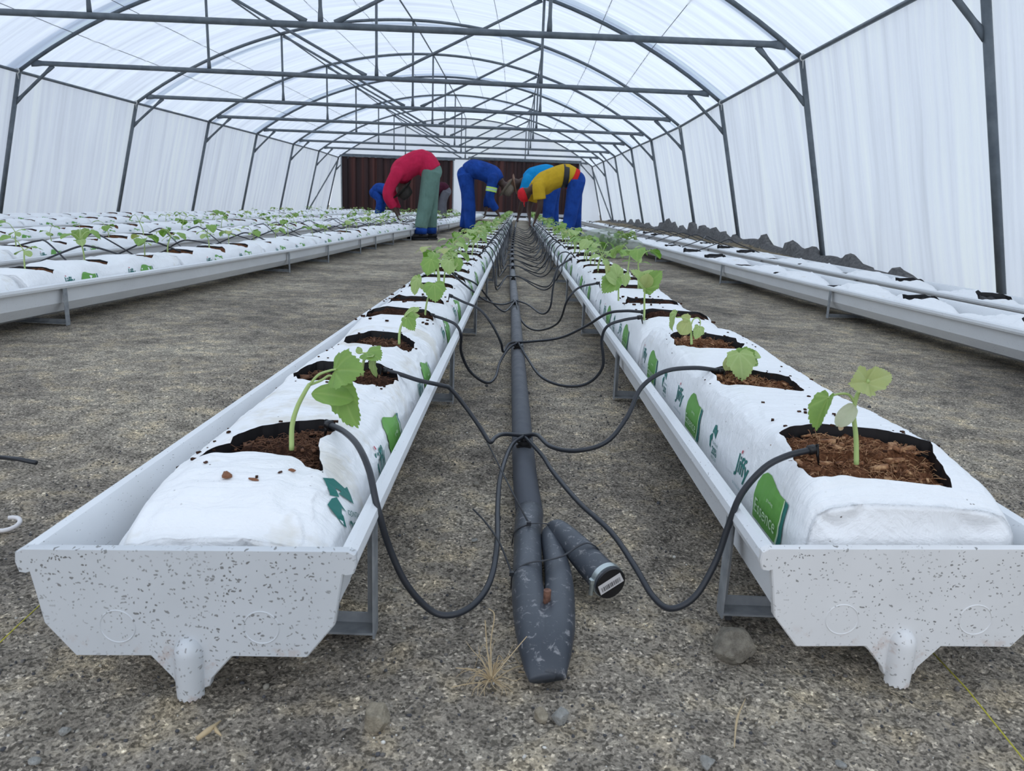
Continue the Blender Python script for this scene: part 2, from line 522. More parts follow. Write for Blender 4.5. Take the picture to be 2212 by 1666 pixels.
xs = np.concatenate([-stretch(1.1, 16, 70, 1.8)[::-1], np.linspace(-1.1, 1.2, 420)[1:-1], stretch(1.2, 14, 90, 1.5)])
ys = np.concatenate([np.linspace(-6, 0.38, 14)[:-1], np.linspace(0.38, 2.4, 380), stretch(2.4, 45, 200, 1.7)[1:]])
X, Y = np.meshgrid(xs, ys, indexing='ij')
Z = ground_z(X, Y)
V = np.stack([X, Y, Z], -1).reshape(-1, 3)
nx, ny = len(xs), len(ys)
ii, jj = np.meshgrid(np.arange(nx - 1), np.arange(ny - 1), indexing='ij')
a = (ii * ny + jj).ravel()
Fq = np.stack([a, a + ny, a + ny + 1, a + 1], -1)
floor = link('floor', npmesh('floor', V, Fq), M['ground'])
floor.data.materials.append(M['straw_soil'])
cx_ = 0.5 * (X[:-1, :-1] + X[1:, 1:]); cy_ = 0.5 * (Y[:-1, :-1] + Y[1:, 1:])
mi_ = ((cx_ + 0.35 * vn(cx_ * 5, cy_ * 3, 51) > 2.42) & (cy_ > 5.4) & (cx_ < 5)).astype(np.int32).ravel()
floor.data.polygons.foreach_set('material_index', mi_)
tag(floor, 'grey brown gravelly soil floor of the tunnel', 'ground', kind='structure')

# loose grit lying on the near ground
ico = bmesh.new(); bmesh.ops.create_icosphere(ico, subdivisions=1, radius=1.0)
IV = np.array([v.co[:] for v in ico.verts]); IF = np.array([[v.index for v in f.verts] for f in ico.faces]); ico.free()
n = 15000
gx = rng.uniform(-0.75, 0.95, n); gy = 0.45 + rng.rand(n) ** 1.35 * 1.9
gs = 0.0007 + 0.0016 * rng.rand(n) ** 3
big_ = rng.rand(n) < 0.02; gs[big_] *= rng.uniform(1.6, 2.8, big_.sum())
sc = gs[:, None, None] * rng.uniform(0.6, 1.3, (n, 1, 3))
ang = rng.uniform(0, 6.28, n); ca, sa = np.cos(ang), np.sin(ang)
J = IV[None] * sc * (1 + 0.25 * (rng.rand(n, len(IV), 1) - 0.5))
VX = J[:, :, 0] * ca[:, None] - J[:, :, 1] * sa[:, None]; VY = J[:, :, 0] * sa[:, None] + J[:, :, 1] * ca[:, None]
gz = ground_z(gx, gy) + gs * 0.25
GV = np.stack([VX + gx[:, None], VY + gy[:, None], J[:, :, 2] + gz[:, None]], -1).reshape(-1, 3)
GF = (IF[None] + (np.arange(n) * len(IV))[:, None, None]).reshape(-1, 3)
gme = npmesh('grit', GV, GF)
colt = rng.rand(n)
pal = np.array([[0.07, 0.07, 0.075], [0.14, 0.13, 0.12], [0.26, 0.24, 0.20], [0.40, 0.37, 0.31], [0.62, 0.60, 0.55]])
pi = np.searchsorted([0.38, 0.68, 0.86, 0.96], colt)
pc = pal[pi] * rng.uniform(0.8, 1.2, (n, 1))
ca_ = gme.color_attributes.new('tone', 'FLOAT_COLOR', 'POINT')
ca_.data.foreach_set('color', np.repeat(np.concatenate([pc, np.ones((n, 1))], 1), len(IV), axis=0).astype(np.float32).ravel())
mg = mat('grit_stones', rough=0.85)
ag = N(mg, 'ShaderNodeAttribute', attribute_name='tone'); L(mg, ag.outputs['Color'], P(mg).inputs['Base Color'])
grit = link('loose_grit', gme, mg, smooth=False)
tag(grit, 'loose grit and tiny pebbles strewn over the near soil between the two front troughs', 'gravel', kind='stuff')

# ------------------------------------------------------------ tunnel geometry
ZB, ZE, ZC, HB, HE, HF, HS = 1.967, 1.863, 3.302, 4.286, 4.446, 4.894, 2.095
RA = 7.6
#        y      dx     dz    skew
HOOPS = [(-4.0, .03, .035, 1.0), (-0.9, .03, .035, 1.2), (1.75, .03, .035, 1.5), (4.60, .03, .040, 1.5), (7.50, .031, .041, 1.0), (10.286, .022, .016, 2.5), (13.159, .077, .004, 2.7),
         (16.07, .064, .025, 1.98), (18.885, .031, .047, .64), (21.92, -.001, .055, .35), (24.71, -.041, .072, -.57), (27.64, -.126, .057, -.56)]


def hoop_interp(y):
    a = np.array(HOOPS)
    return [np.interp(y, a[:, 0], a[:, j]) for j in (1, 2, 3)]


def hp(y, X, z, out=0.0):
    """point of the tunnel cross-section at hoop station y, X across from the ridge, z height"""
    dx, dz, sk = hoop_interp(y)
    s = np.radians(sk)
    return (-1.942 + dx + 0.0046 * y + X * np.cos(s), y + X * np.sin(s), z)


def arch_z(X): return ZC - (RA - math.sqrt(RA * RA - X * X))


def wall_mesh(name, side, y0, y1, step=0.035):
    yy = np.arange(y0, y1 + 1e-6, step); tt = np.linspace(0, 1, 26)
    Yg, T = np.meshgrid(yy, tt, indexing='ij')
    zt = ZE + hoop_interp(Yg)[1] + 0.02
    z = -0.12 + (zt + 0.12) * T
    X = HF + (HE - HF) * (z / ZE) + 0.035
    # hanging folds, tied at the top rail
    a = np.array([h[0] for h in HOOPS])
    dist = np.min(np.abs(Yg[..., None] - a), -1)
    loose = np.clip(dist / 0.35, 0.15, 1) * (0.35 + 0.65 * (1 - T))
    d = 0.050 * vn(Yg * 3.2 + T * 1.3 * side, T * 1.4, 11) + 0.040 * vn(Yg * 9 + T * 2.2 * vn(Yg * 0.4, T * 0, 15), T * 1.0, 12) + 0.014 * vn(Yg * 24, T * 2, 13)
    d = d + 0.02 * vn(Yg * 2.5, T * 5, 14)
    X = X + loose * d
    P3 = hp(Yg, X * side, z)
    V = np.stack(P3, -1).reshape(-1, 3); ny_, nt_ = Yg.shape
    i, j = np.meshgrid(np.arange(ny_ - 1), np.arange(nt_ - 1), indexing='ij'); a = (i * nt_ + j).ravel()
    F = np.stack([a, a + nt_, a + nt_ + 1, a + 1], -1)
    if side < 0: F = F[:, ::-1]
    return npmesh(name, V, F)


Y0T, Y1T = -2.4, 27.70  # unseen open-ended stretch behind the camera, its length set for the near light
tag(link('wall_left', wall_mesh('wall_left', -1, Y0T, Y1T), M['film_wall']), 'left side sheet of milky white plastic film hanging in folds', 'wall', kind='structure')
tag(link('wall_right', wall_mesh('wall_right', 1, Y0T, Y1T), M['film_wall']), 'right side sheet of milky white plastic film hanging in folds', 'wall', kind='structure')


def roof_mesh(name, y0, y1, x0=-HE - 0.035, x1=HE + 0.035, step=0.05, lift=0.04, nx_=90, seed=21):
    yy = np.arange(y0, y1 + 1e-6, step); xx = np.linspace(x0, x1, nx_)
    Yg, Xg = np.meshgrid(yy, xx, indexing='ij')
    a = np.array([h[0] for h in HOOPS]); dist = np.min(np.abs(Yg[..., None] - a), -1)
    zc = ZC - (RA - np.sqrt(RA * RA - Xg * Xg))
    sag = -0.015 * np.sin(np.clip(dist / 1.43, 0, 1) * math.pi)
    d = 0.020 * vn(Yg * 4.5, Xg * 0.5, seed) + 0.016 * vn(Yg * 12 + 2 * vn(Xg * .6, Yg * .5, 5), Xg * 0.45, seed + 1)
    z = zc + hoop_interp(Yg)[1] + lift + (sag + d) * np.clip(dist / 0.25, 0.1, 1)
    V = np.stack(hp(Yg, Xg, z), -1).reshape(-1, 3); ny_, nt_ = Yg.shape
    i, j = np.meshgrid(np.arange(ny_ - 1), np.arange(nt_ - 1), indexing='ij'); a = (i * nt_ + j).ravel()
    return V, np.stack([a, a + nt_, a + nt_ + 1, a + 1], -1)


V1, F1 = roof_mesh('ceiling', Y0T, Y1T)
parts_V, parts_F = [V1], [F1]; off = len(V1)
for ys_, wd in ((4.95, 0.35), (7.62, 0.12), (10.05, 0.30), (13.45, 0.22), (16.3, 0.16), (18.6, 0.35), (22.2, 0.3)):
    V2, F2 = roof_mesh('lap', ys_, ys_ + wd, lift=0.052, seed=31); parts_V.append(V2); parts_F.append(F2 + off); off += len(V2)
ceil = link('ceiling', npmesh('ceiling', np.concatenate(parts_V), np.concatenate(parts_F)), M['film_roof'])
tag(ceil, 'arched roof sheet of milky white plastic film with overlapping seams', 'ceiling', kind='structure')

# end wall sheet
mb = MB()
arc = []
for i in range(33):
    X = -HE + 2 * HE * i / 32
    arc.append(hp(27.72, X, arch_z(X) + 0.06))
base = [hp(27.72, HF, -0.1), hp(27.72, -HF, -0.1)]
mb.add([tuple(float(c) for c in p) for p in arc + base], [tuple(range(35))])
bm = bmesh.new(); me = mb.mesh('wall_back'); bm.from_mesh(me)
bmesh.ops.triangulate(bm, faces=bm.faces[:]); bm.to_mesh(me); bm.free()
tag(link('wall_back', me, M['film_end'], smooth=False), 'far end sheet of white plastic film', 'wall', kind='structure')

# outside ground around the tunnel
mb = MB().add([(-60, -30, -0.15), (60, -30, -0.15), (60, 90, -0.15), (-60, 90, -0.15)], [(0, 1, 2, 3)])
tag(mb.build('ground_outside', M['outside'], smooth=False), 'open ground around the tunnel', 'ground', kind='structure')

# dark maroon panels closing the two end openings
m = M['maroon'] = mat('maroon_painted_steel', rough=0.7)
v = coords(m, (1, 0.2, 0.02))
c = ramp(m, noise(m, v, 3.0, 3, 0.6), [(0.38, (0.020, 0.007, 0.008)), (0.50, (0.034, 0.010, 0.010)), (0.60, (0.085, 0.024, 0.018))])
L(m, c, P(m).inputs['Base Color'])
M['sill'] = mat('pale_sill', (0.62, 0.64, 0.68), 0.6)
M['dark_strip'] = mat('dark_strip', (0.03, 0.03, 0.035), 0.8)
for (xa, xb, za, zb_, nm) in ((-6.27, -2.34, 0.13, 1.95, 'left'), (-1.78, 2.07, 0.25, 2.04, 'right')):
    pe = empty('end_panel', ((xa + xb) / 2, 27.62, 0), label='dark maroon corrugated panel filling the %s opening of the far end wall' % nm, cat='panel', group='maroon panels in the far end wall')
    mb = MB(); pr = random.Random(5 if nm == 'left' else 9)
    x = xa; cx = (xa + xb) / 2; prof = []
    y_in = 0
    while x < xb:
        wdt = pr.choice([0.09, 0.14, 0.2, 0.3]); prof.append((x, y_in)); x = min(x + wdt, xb); prof.append((x, y_in)); y_in = 0.05 if y_in == 0 else 0
    VV = []
    for (px, py) in prof: VV += [(px - cx, py, za), (px - cx, py, zb_)]
    FF = [(2 * i, 2 * i + 2, 2 * i + 3, 2 * i + 1) for i in range(len(prof) - 1)]
    mb.add(VV, FF); mb.build('sheet', M['maroon'], pe, smooth=False)
    MB().box((0, -0.02, zb_ + 0.03), (xb - xa + 0.1, 0.05, 0.06)).build('head_rail', M['steel'], pe, smooth=False)
    MB().box((0, -0.02, za - 0.045), (xb - xa + 0.05, 0.06, 0.09)).build('sill', M['sill'], pe, smooth=False)
    MB().box((0, -0.01, za - 0.13), (xb - xa + 0.05, 0.05, 0.07)).build('bottom_strip', M['dark_strip'], pe, smooth=False)
    for sx_ in (-1, 1):
        MB().box((sx_ * (xb - xa) / 2, -0.02, (za + zb_) / 2), (0.04, 0.05, zb_ - za)).build('side_post', M['bracket'], pe, smooth=False)

# steel arches
def flat_end(p, q, r, f0=True, f1=True):
    p, q = Vector(p), Vector(q); Ln = (q - p).length
    a = min(0.10, Ln * 0.2) / Ln
    ts = [0, a * 0.7, a * 1.4, 1 - a * 1.4, 1 - a * 0.7, 1]
    R = [(r, r)] * 6
    if f0: R[0] = (r * 1.5, r * 0.28); R[1] = (r * 1.35, r * 0.45)
    if f1: R[5] = (r * 1.5, r * 0.28); R[4] = (r * 1.35, r * 0.45)
    return [p.lerp(q, t) for t in ts], R


WH = ['', '', '', 'nearest steel arch, only its right leg in view at the right edge', 'first full-width steel arch and tie beam, nearest to the camera',
      'second steel arch and tie beam from the camera', 'third steel arch and tie beam from the camera', 'fourth steel arch and tie beam from the camera',
      'fifth steel arch and tie beam from the camera', 'sixth steel arch and tie beam from the camera', 'seventh steel arch, one bay before the end wall', 'last steel arch, standing against the end wall']
for k, (hy, dx, dz, sk) in enumerate(HOOPS):
    if k < 3: continue
    base_ = hp(hy, 0, 0)
    fr = empty('steel_arch', base_, label='dark grey ' + WH[k], cat='steel frame', group='steel arches of the tunnel')

    def Lp(X, z, b=base_, hy=hy): q = hp(hy, X, z); return (float(q[0] - b[0]), float(q[1] - b[1]), float(q[2]))
    # curved tube
    pts = [Lp(-HE + 2 * HE * i / 40, arch_z(-HE + 2 * HE * i / 40) + dz) for i in range(41)]
    MB().sweep(pts, 0.024, 8).build('arch_tube', M['steel'], fr)
    for s in (-1, 1):
        MB().sweep([Lp(s * HF * 1.004, -0.02), Lp(s * HE, ZE + dz)], 0.0275, 10).build('leg', M['steel'], fr)
        pp, RR = flat_end(Lp(s * 4.02, ZB + dz - 0.02), Lp(s * 4.535, 1.50), 0.020)
        MB().sweep(pp, [(b_, a_) for a_, b_ in RR], 8, lat=(0, 1, 0)).build('knee_brace', M['steel'], fr)
        pp, RR = flat_end(Lp(s * HS, ZB + dz + 0.02), Lp(s * HS, arch_z(HS) + dz - 0.02), 0.0175, True, False)
        MB().sweep(pp, [(b_, a_) for a_, b_ in RR], 8, lat=(0, 1, 0)).build('strut', M['steel'], fr)
        pp, RR = flat_end(Lp(s * 0.13, ZB + dz + 0.025), Lp(s * (HS - 0.03), arch_z(HS) + dz - 0.03), 0.0185)
        MB().sweep(pp, [(b_, a_) for a_, b_ in RR], 8, lat=(0, 1, 0)).build('diagonal_brace', M['steel'], fr)
        if k < 7:
            q = Lp(s * HE, ZE + dz)
            MB().ball((q[0], q[1] - 0.03, q[2]), (0.03, 0.012, 0.035), 8, 6).sweep([(q[0], q[1] - 0.035, q[2]), (q[0] + .01, q[1] - 0.04, q[2] - 0.10)], [0.008, 0.003], 5).build('tie', M['clip'], fr)
    pp, RR = flat_end(Lp(0, ZB + dz + 0.02), Lp(0, ZC + dz - 0.02), 0.0175, True, False)
    MB().sweep(pp, [(b_, a_) for a_, b_ in RR], 8, lat=(0, 1, 0)).build('strut', M['steel'], fr)
    pb, RB = flat_end(Lp(-HB, ZB + dz), Lp(HB, ZB + dz), 0.030)
    MB().sweep(pb, [(a_, b_) for a_, b_ in RB], 10, lat=(0, 0, 1)).build('tie_beam', M['steel'], fr)

RAILS = [(-HE, ZE, 'left eave rail running the length of the tunnel', 0.020), (HE, ZE, 'right eave rail running the length of the tunnel', 0.020),
         (0, ZC, 'ridge rail running under the roof film at the crown', 0.013), (-HS, arch_z(HS), 'roof rail left of the ridge', 0.013), (HS, arch_z(HS), 'roof rail right of the ridge', 0.013)]
for X, z, lb, r in RAILS:
    pts = [hp(h[0], X, z + h[2] - 0.005) for h in HOOPS[2:]]
    tag(MB().sweep(pts, r, 8).build('steel_rail', M['steel']), 'dark steel ' + lb, 'rail', 'long rails joining the arches')
for X in (-3.75, -3.1, -1.35, -0.7, 0.75, 1.4, 2.85, 3.5):
    pts = [hp(h[0], X, arch_z(X) + h[2] + 0.03) for h in HOOPS[2:]]
    tag(MB().sweep(pts, 0.0042, 5).build('roof_wire', M['wire']), 'thin grey wire running lengthwise under the roof film', 'wire', 'thin wires under the roof film')
# diagonal wind braces in the last bays
for s, nm in ((-1, 'left'), (1, 'right')):
    h6, h7 = HOOPS[10], HOOPS[11]
    tag(MB().sweep([hp(h7[0], s * HE, ZE), hp(h6[0], s * HF, 0.0)], 0.022, 8).build('wind_brace', M['steel']), 'slanting dark steel brace across the last %s wall bay' % nm, 'brace', 'wind braces of the last bay')

# jagged grey bank for the dark shapes along the foot of the right wall
mb = MB(); yy = np.arange(5.2, 26, 0.10); rows = []
hv = 0.03 + 0.16 * np.clip(vn(yy * 1.3, yy * 0, 41) + 0.18, 0, 1) + 0.45 * np.clip(vn(yy * 3.4, yy * 0, 42), 0, 1)
hv *= 0.8 * np.clip((yy - 5.2) / 1.0, 0, 1)
VV = []; nyy = len(yy)
for i, y in enumerate(yy):
    g = 0.10 * min(1, max(0, (y - 6) / 4))
    for X, z in ((HF - 0.16, g - 0.02), (HF - 0.10, g + hv[i] * 0.35), (HF - 0.06 , g + hv[i] * 0.9), (HF + 0.0, g + hv[i] * 1.0), (HF + 0.04, -0.05)):
        X2 = X - (0.24 * max(z, 0))
        VV.append([float(c) for c in hp(y + rng.uniform(-.03, .03), X2 + rng.uniform(-.015, .015), z)])
FF = [(5 * i + j, 5 * i + j + 1, 5 * i + j + 6, 5 * i + j + 5) for i in range(nyy - 1) for j in range(4)]
tag(MB().add(VV, FF).build('grey_bank', M['soil']), 'dark grey bank rising in jagged peaks along the foot of the right film wall', 'soil', kind='stuff')
# straw on the bank
mb = MB()
for i in range(1800):
    y = 6.0 + 16 * rng.rand() ** 1.5; x = rng.uniform(2.32, 2.80) ; z = float(ground_z(x, y)) + 0.01
    a = rng.uniform(0, 6.28); ln = rng.uniform(0.05, 0.16); dx_, dy_ = math.cos(a) * ln, math.sin(a) * ln
    w_ = 0.004; nxv, nyv = -math.sin(a) * w_, math.cos(a) * w_
    z2 = float(ground_z(x + dx_, y + dy_)) + rng.uniform(0.005, 0.035)
    mb.add([(x - nxv, y - nyv, z), (x + nxv, y + nyv, z), (x + dx_ + nxv, y + dy_ + nyv, z2), (x + dx_ - nxv, y + dy_ - nyv, z2)], [(0, 1, 2, 3)])
tag(mb.build('straw', M['straw_soil'], smooth=False), 'dry straw scattered on the bank between the right troughs and the film wall', 'straw', kind='stuff')

# ------------------------------------------------------------ troughs
class Row:
    def __init__(s, nm, ys, xs_, y0, y1, tilt=0.0, dz=0.0):
        s.nm, s.ys, s.xs, s.y0, s.y1, s.tilt, s.dz = nm, ys, xs_, y0, y1, tilt, dz

    def x(s, y): return float(np.interp(y, s.ys, s.xs))

    def rz(s, y): return -math.atan2(s.x(y + 0.4) - s.x(y - 0.4), 0.8)


def smooth_path(ys, xs_):
    yy = np.linspace(ys[0], ys[-1], 120); xx = np.interp(yy, ys, xs_)
    k = np.ones(9) / 9; xp = np.pad(xx, 4, mode='edge'); xx2 = np.convolve(xp, k, 'valid')
    return yy, xx2


RL = Row('left centre', [0, 30], [-0.288, -0.288], 0.632, 26.0, 0.033)
RR_ = Row('right centre', [0, 30], [0.405, 0.405], 0.695, 26.0, 0.040)
RA_ = Row('left aisle-side', *smooth_path([0, 2.4, 2.7, 4.8, 5.6, 8.4, 14, 27], [-1.86, -1.735, -1.675, -1.588, -1.555, -1.525, -1.29, -1.26]), 0.9, 26.0)
RB_ = Row('second left', *smooth_path([0, 3.3, 5.0, 9, 14, 27], [-2.30, -2.38, -2.48, -2.40, -2.15, -2.05]), 0.9, 26.0)
RC_ = Row('third left', *smooth_path([0, 4.6, 6, 14, 27], [-3.27, -3.28, -3.30, -3.1, -3.0]), 0.9, 26.0)
RD_ = Row('fourth left', [0, 30], [-4.40, -4.15], 0.9, 26.0)
RE_ = Row('leftmost', [0, 30], [-5.25, -5.0], 0.9, 26.0)
RF_ = Row('right aisle-side', *smooth_path([0, 2.36, 3.5, 5.24, 8.9, 14, 27], [1.86, 1.737, 1.636, 1.545, 1.40, 1.16, 1.12]), 0.9, 26.0)
RG_ = Row('rightmost', *smooth_path([0, 3.0, 3.5, 4.8, 6.6, 8.7, 13, 27], [2.22, 2.155, 2.11, 2.085, 2.03, 2.015, 1.93, 1.85]), 0.9, 26.0)

HALF = [(0.150, 0.130), (0.1525, 0.137), (0.1515, 0.144), (0.147, 0.1475), (0.141, 0.146), (0.1378, 0.139), (0.1345, 0.112), (0.130, 0.078), (0.106, 0.0445), (0.040, 0.0425), (0.012, 0.0175)]
PROF = [(-a, b) for a, b in HALF] + [(a, b) for a, b in reversed(HALF)]


def thick(P2, t):
    n = len(P2); out = []
    for i in range(n):
        a = Vector(P2[max(i - 1, 0)]); b = Vector(P2[min(i + 1, n - 1)]); d = (b - a).normalized(); nrm = Vector((-d.y, d.x))
        out.append((P2[i][0] + nrm.x * t, P2[i][1] + nrm.y * t))
    return P2 + out[::-1]


LOOP = thick(PROF, 0.0022)


def make_trough(row, label):
    e = empty('growing_trough', (row.x(row.y0), row.y0, row.dz), label=label, cat='trough', group='long white growing troughs')
    ex, ey = row.x(row.y0), row.y0
    yy = list(np.arange(row.y0, row.y1, 0.35 if row.xs[0] != row.xs[-1] else 2.0)) + [row.y1]
    nL = len(LOOP); V = []
    for y in yy:
        for (u_, z_) in LOOP: V.append((row.x(y) + u_ - ex, y - ey, z_ + u_ * row.tilt))
    F = [(i * nL + k, i * nL + (k + 1) % nL, (i + 1) * nL + (k + 1) % nL, (i + 1) * nL + k) for i in range(len(yy) - 1) for k in range(nL)]
    F += [tuple(range(nL))]
    MB().add(V, F).build('channel', M['trough'], e, sharp=23)
    return e


def end_cap(e, row, material):
    t = row.tilt
    O = [(-0.1475, 0.1495), (-0.1535, 0.146), (-0.1545, 0.136), (-0.152, 0.1275), (-0.1465, 0.1265), (-0.1425, 0.128), (-0.1385, 0.105), (-0.134, 0.076), (-0.108, 0.0425), (-0.038, 0.0425), (-0.0165, 0.0185), (-0.013, 0.011), (-0.004, 0.0065)]
    O = O + [(-a, b) for a, b in reversed(O)]
    # ragged flash on the V tip
    O = [(a + (0.0025 * math.sin(i * 7.3) if abs(a) < 0.02 else 0), b) for i, (a, b) in enumerate(O)]
    n = len(O); V = []
    bv = 0.0014
    def inset(k):
        c = Vector((0, 0.085)); p = Vector(O[k]); return p + (c - p).normalized() * bv
    for y, ins in ((-0.0062, True), (-0.0048, False), (0.003, False)):
        for k in range(n):
            p = inset(k) if ins else Vector(O[k]); V.append((p.x, y, p.y + p.x * t))
    F = [(j * n + k, j * n + (k + 1) % n, (j + 1) * n + (k + 1) % n, (j + 1) * n + k) for j in range(2) for k in range(n)]
    F += [tuple(reversed(range(n))), tuple(2 * n + k for k in range(n))]
    cap = MB().add(V, F).build('end_cap', material, e, sharp=30)
    cap['label'] = 'speckled end plate with a drain spout and two round knock-outs'
    for u_ in (-0.066, 0.0665):
        zc = 0.073 + u_ * t; mb = MB()
        # raised ring + shallow dished disc
        VV = []; FF = []; NN = 40
        for r_, y_ in ((0.0170, -0.0060), (0.0166, -0.0068), (0.0162, -0.0070), (0.0158, -0.0068), (0.0154, -0.0063), (0.0, -0.0064)):
            for i in range(NN):
                th = 2 * math.pi * i / NN; VV.append((u_ + r_ * math.cos(th), y_, zc + r_ * math.sin(th)))
        for j in range(5):
            for i in range(NN): FF.append((j * NN + i, j * NN + (i + 1) % NN, (j + 1) * NN + (i + 1) % NN, (j + 1) * NN + i))
        mb.add(VV, FF).build('knockout_disc', material, cap, sharp=50)
    # half-round spout
    mb = MB(); NN = 24; VV = []; FF = []
    lev = [(0.0035, 0.0125, 0.0130), (0.012, 0.0128, 0.0135), (0.03, 0.0130, 0.0140), (0.046, 0.0130, 0.0140)]
    for i in range(1, 9):
        a_ = i / 8 * math.pi / 2; lev.append((0.046 + 0.0165 * math.sin(a_), 0.0130 * math.cos(a_), 0.0140 * math.cos(a_) ** 1.0))
    for z_, ru, ry in lev:
        for i in range(NN + 1):
            th = math.pi + math.pi * i / NN
            VV.append((ru * math.cos(th) - 0.002, -0.006 + ry * math.sin(th), z_ + (0.0012 * math.sin(i * 2.1) if z_ < 0.01 else 0)))
    for j in range(len(lev) - 1):
        for i in range(NN): FF.append((j * (NN + 1) + i, j * (NN + 1) + i + 1, (j + 1) * (NN + 1) + i + 1, (j + 1) * (NN + 1) + i))
    FF.append(tuple(range(NN + 1)))
    mb.add(VV, FF).build('drain_spout', material, cap, sharp=60)
    return cap


tl = make_trough(RL, 'long white trough left of the black pipe, its speckled end plate filling the lower left')
cl_ = end_cap(tl, RL, M['trough_end'])
tr_ = make_trough(RR_, 'long white trough right of the black pipe, end plate cut by the right edge')
cr_ = end_cap(tr_, RR_, M['trough_end_w'])
for rw, lb in ((RA_, 'wavering white trough nearest the aisle on the left side, on zinc brackets'), (RB_, 'white trough second from the aisle on the left side, with seedlings'),
               (RC_, 'white trough third from the aisle on the left side, bags but few plants'), (RD_, 'white trough fourth from the aisle on the left side'), (RE_, 'white trough closest to the left film wall'),
               (RF_, 'white trough nearest the aisle on the right side, with sunken plantless bags'), (RG_, 'white trough closest to the right film wall, behind the aisle-side one')):
    make_trough(rw, lb)


def stand(row, y, label, group, hw=0.150, foot=0.0):
    e = empty('trough_stand', (row.x(y), y, 0), row.rz(y), label=label, cat='bracket', group=group)
    for s in (-1, 1):
        mb = MB()
        mb.box((s * (hw - 0.001), 0, (0.134 + foot) / 2), (0.0022, 0.022, 0.134 - foot)).box((s * (hw - 0.006), 0.0105, (0.134 + foot) / 2), (0.010, 0.002, 0.134 - foot))
        mb.build('upright', M['bracket'], e, smooth=False)
    mb = MB().box((0, 0, 0.006 + foot), (2 * hw, 0.024, 0.0025)).box((0, 0.011, 0.012 + foot), (2 * hw, 0.002, 0.014))
    mb.build('base_bar', M['bracket'], e, smooth=False)
    return e


st0 = stand(RL, 0.745, 'grey zinc stand under the near end of the trough left of the pipe', 'zinc stands')
stand(RR_, 0.815, 'grey zinc stand under the near end of the right trough, by a brown rock', 'zinc stands')
tr0 = tree_of(st0)
for row, first, step, lb in ((RL, 1.75, 1.0, 'zinc stand farther along under the trough left of the pipe'), (RR_, 1.85, 1.0, 'zinc stand farther along under the trough right of the pipe'),
                             (RA_, 2.62, 2.2, None), (RF_, 3.62, 1.75, None), (RG_, 4.4, 1.6, 'zinc stand under the trough closest to the right film wall')):
    y = first; i = 0
    while y < 16:
        if row is RA_:
            y = [2.62, 4.85, 5.75, 6.85, 7.55, 8.5, 9.6, 10.8, 12, 13.2][i] if i < 10 else 99
            if y > 20: break
            l = 'nearest zinc stand under the wavering left trough, standing alone near the left edge' if i == 0 else 'zinc stand under the far part of the wavering left aisle-side trough'
        elif row is RF_:
            y = [3.62, 5.25, 7.3, 9.2, 11.2, 13.2][i] if i < 6 else 99
            if y > 20: break
            l = ['nearest zinc stand under the right aisle-side trough', 'second zinc stand under the right aisle-side trough', 'third zinc stand under the right aisle-side trough'][i] if i < 3 else 'zinc stand under the far part of the right aisle-side trough'
        else: l = lb
        copy_tree(st0, (row.x(y), y, 0), row.rz(y), l, 'zinc stands', tr0)
        y += step; i += 1

# ------------------------------------------------------------ growbags
def seg_dist(px, py, ax, ay, bx, by):
    dx, dy = bx - ax, by - ay; t = np.clip(((px - ax) * dx + (py - ay) * dy) / (dx * dx + dy * dy + 1e-12), 0, 1)
    return np.hypot(px - ax - t * dx, py - ay - t * dy)


def poly_sd(px, py, poly):
    """signed distance, positive outside"""
    d = np.full(px.shape, 1e9); ins = np.zeros(px.shape, bool); n = len(poly)
    for i in range(n):
        ax, ay = poly[i]; bx, by = poly[(i + 1) % n]
        d = np.minimum(d, seg_dist(px, py, ax, ay, bx, by))
        c = (ay > py) != (by > py)
        xi = (bx - ax) * (py - ay) / (by - ay + 1e-12) + ax
        ins ^= c & (px < xi)
    return np.where(ins, -d, d)


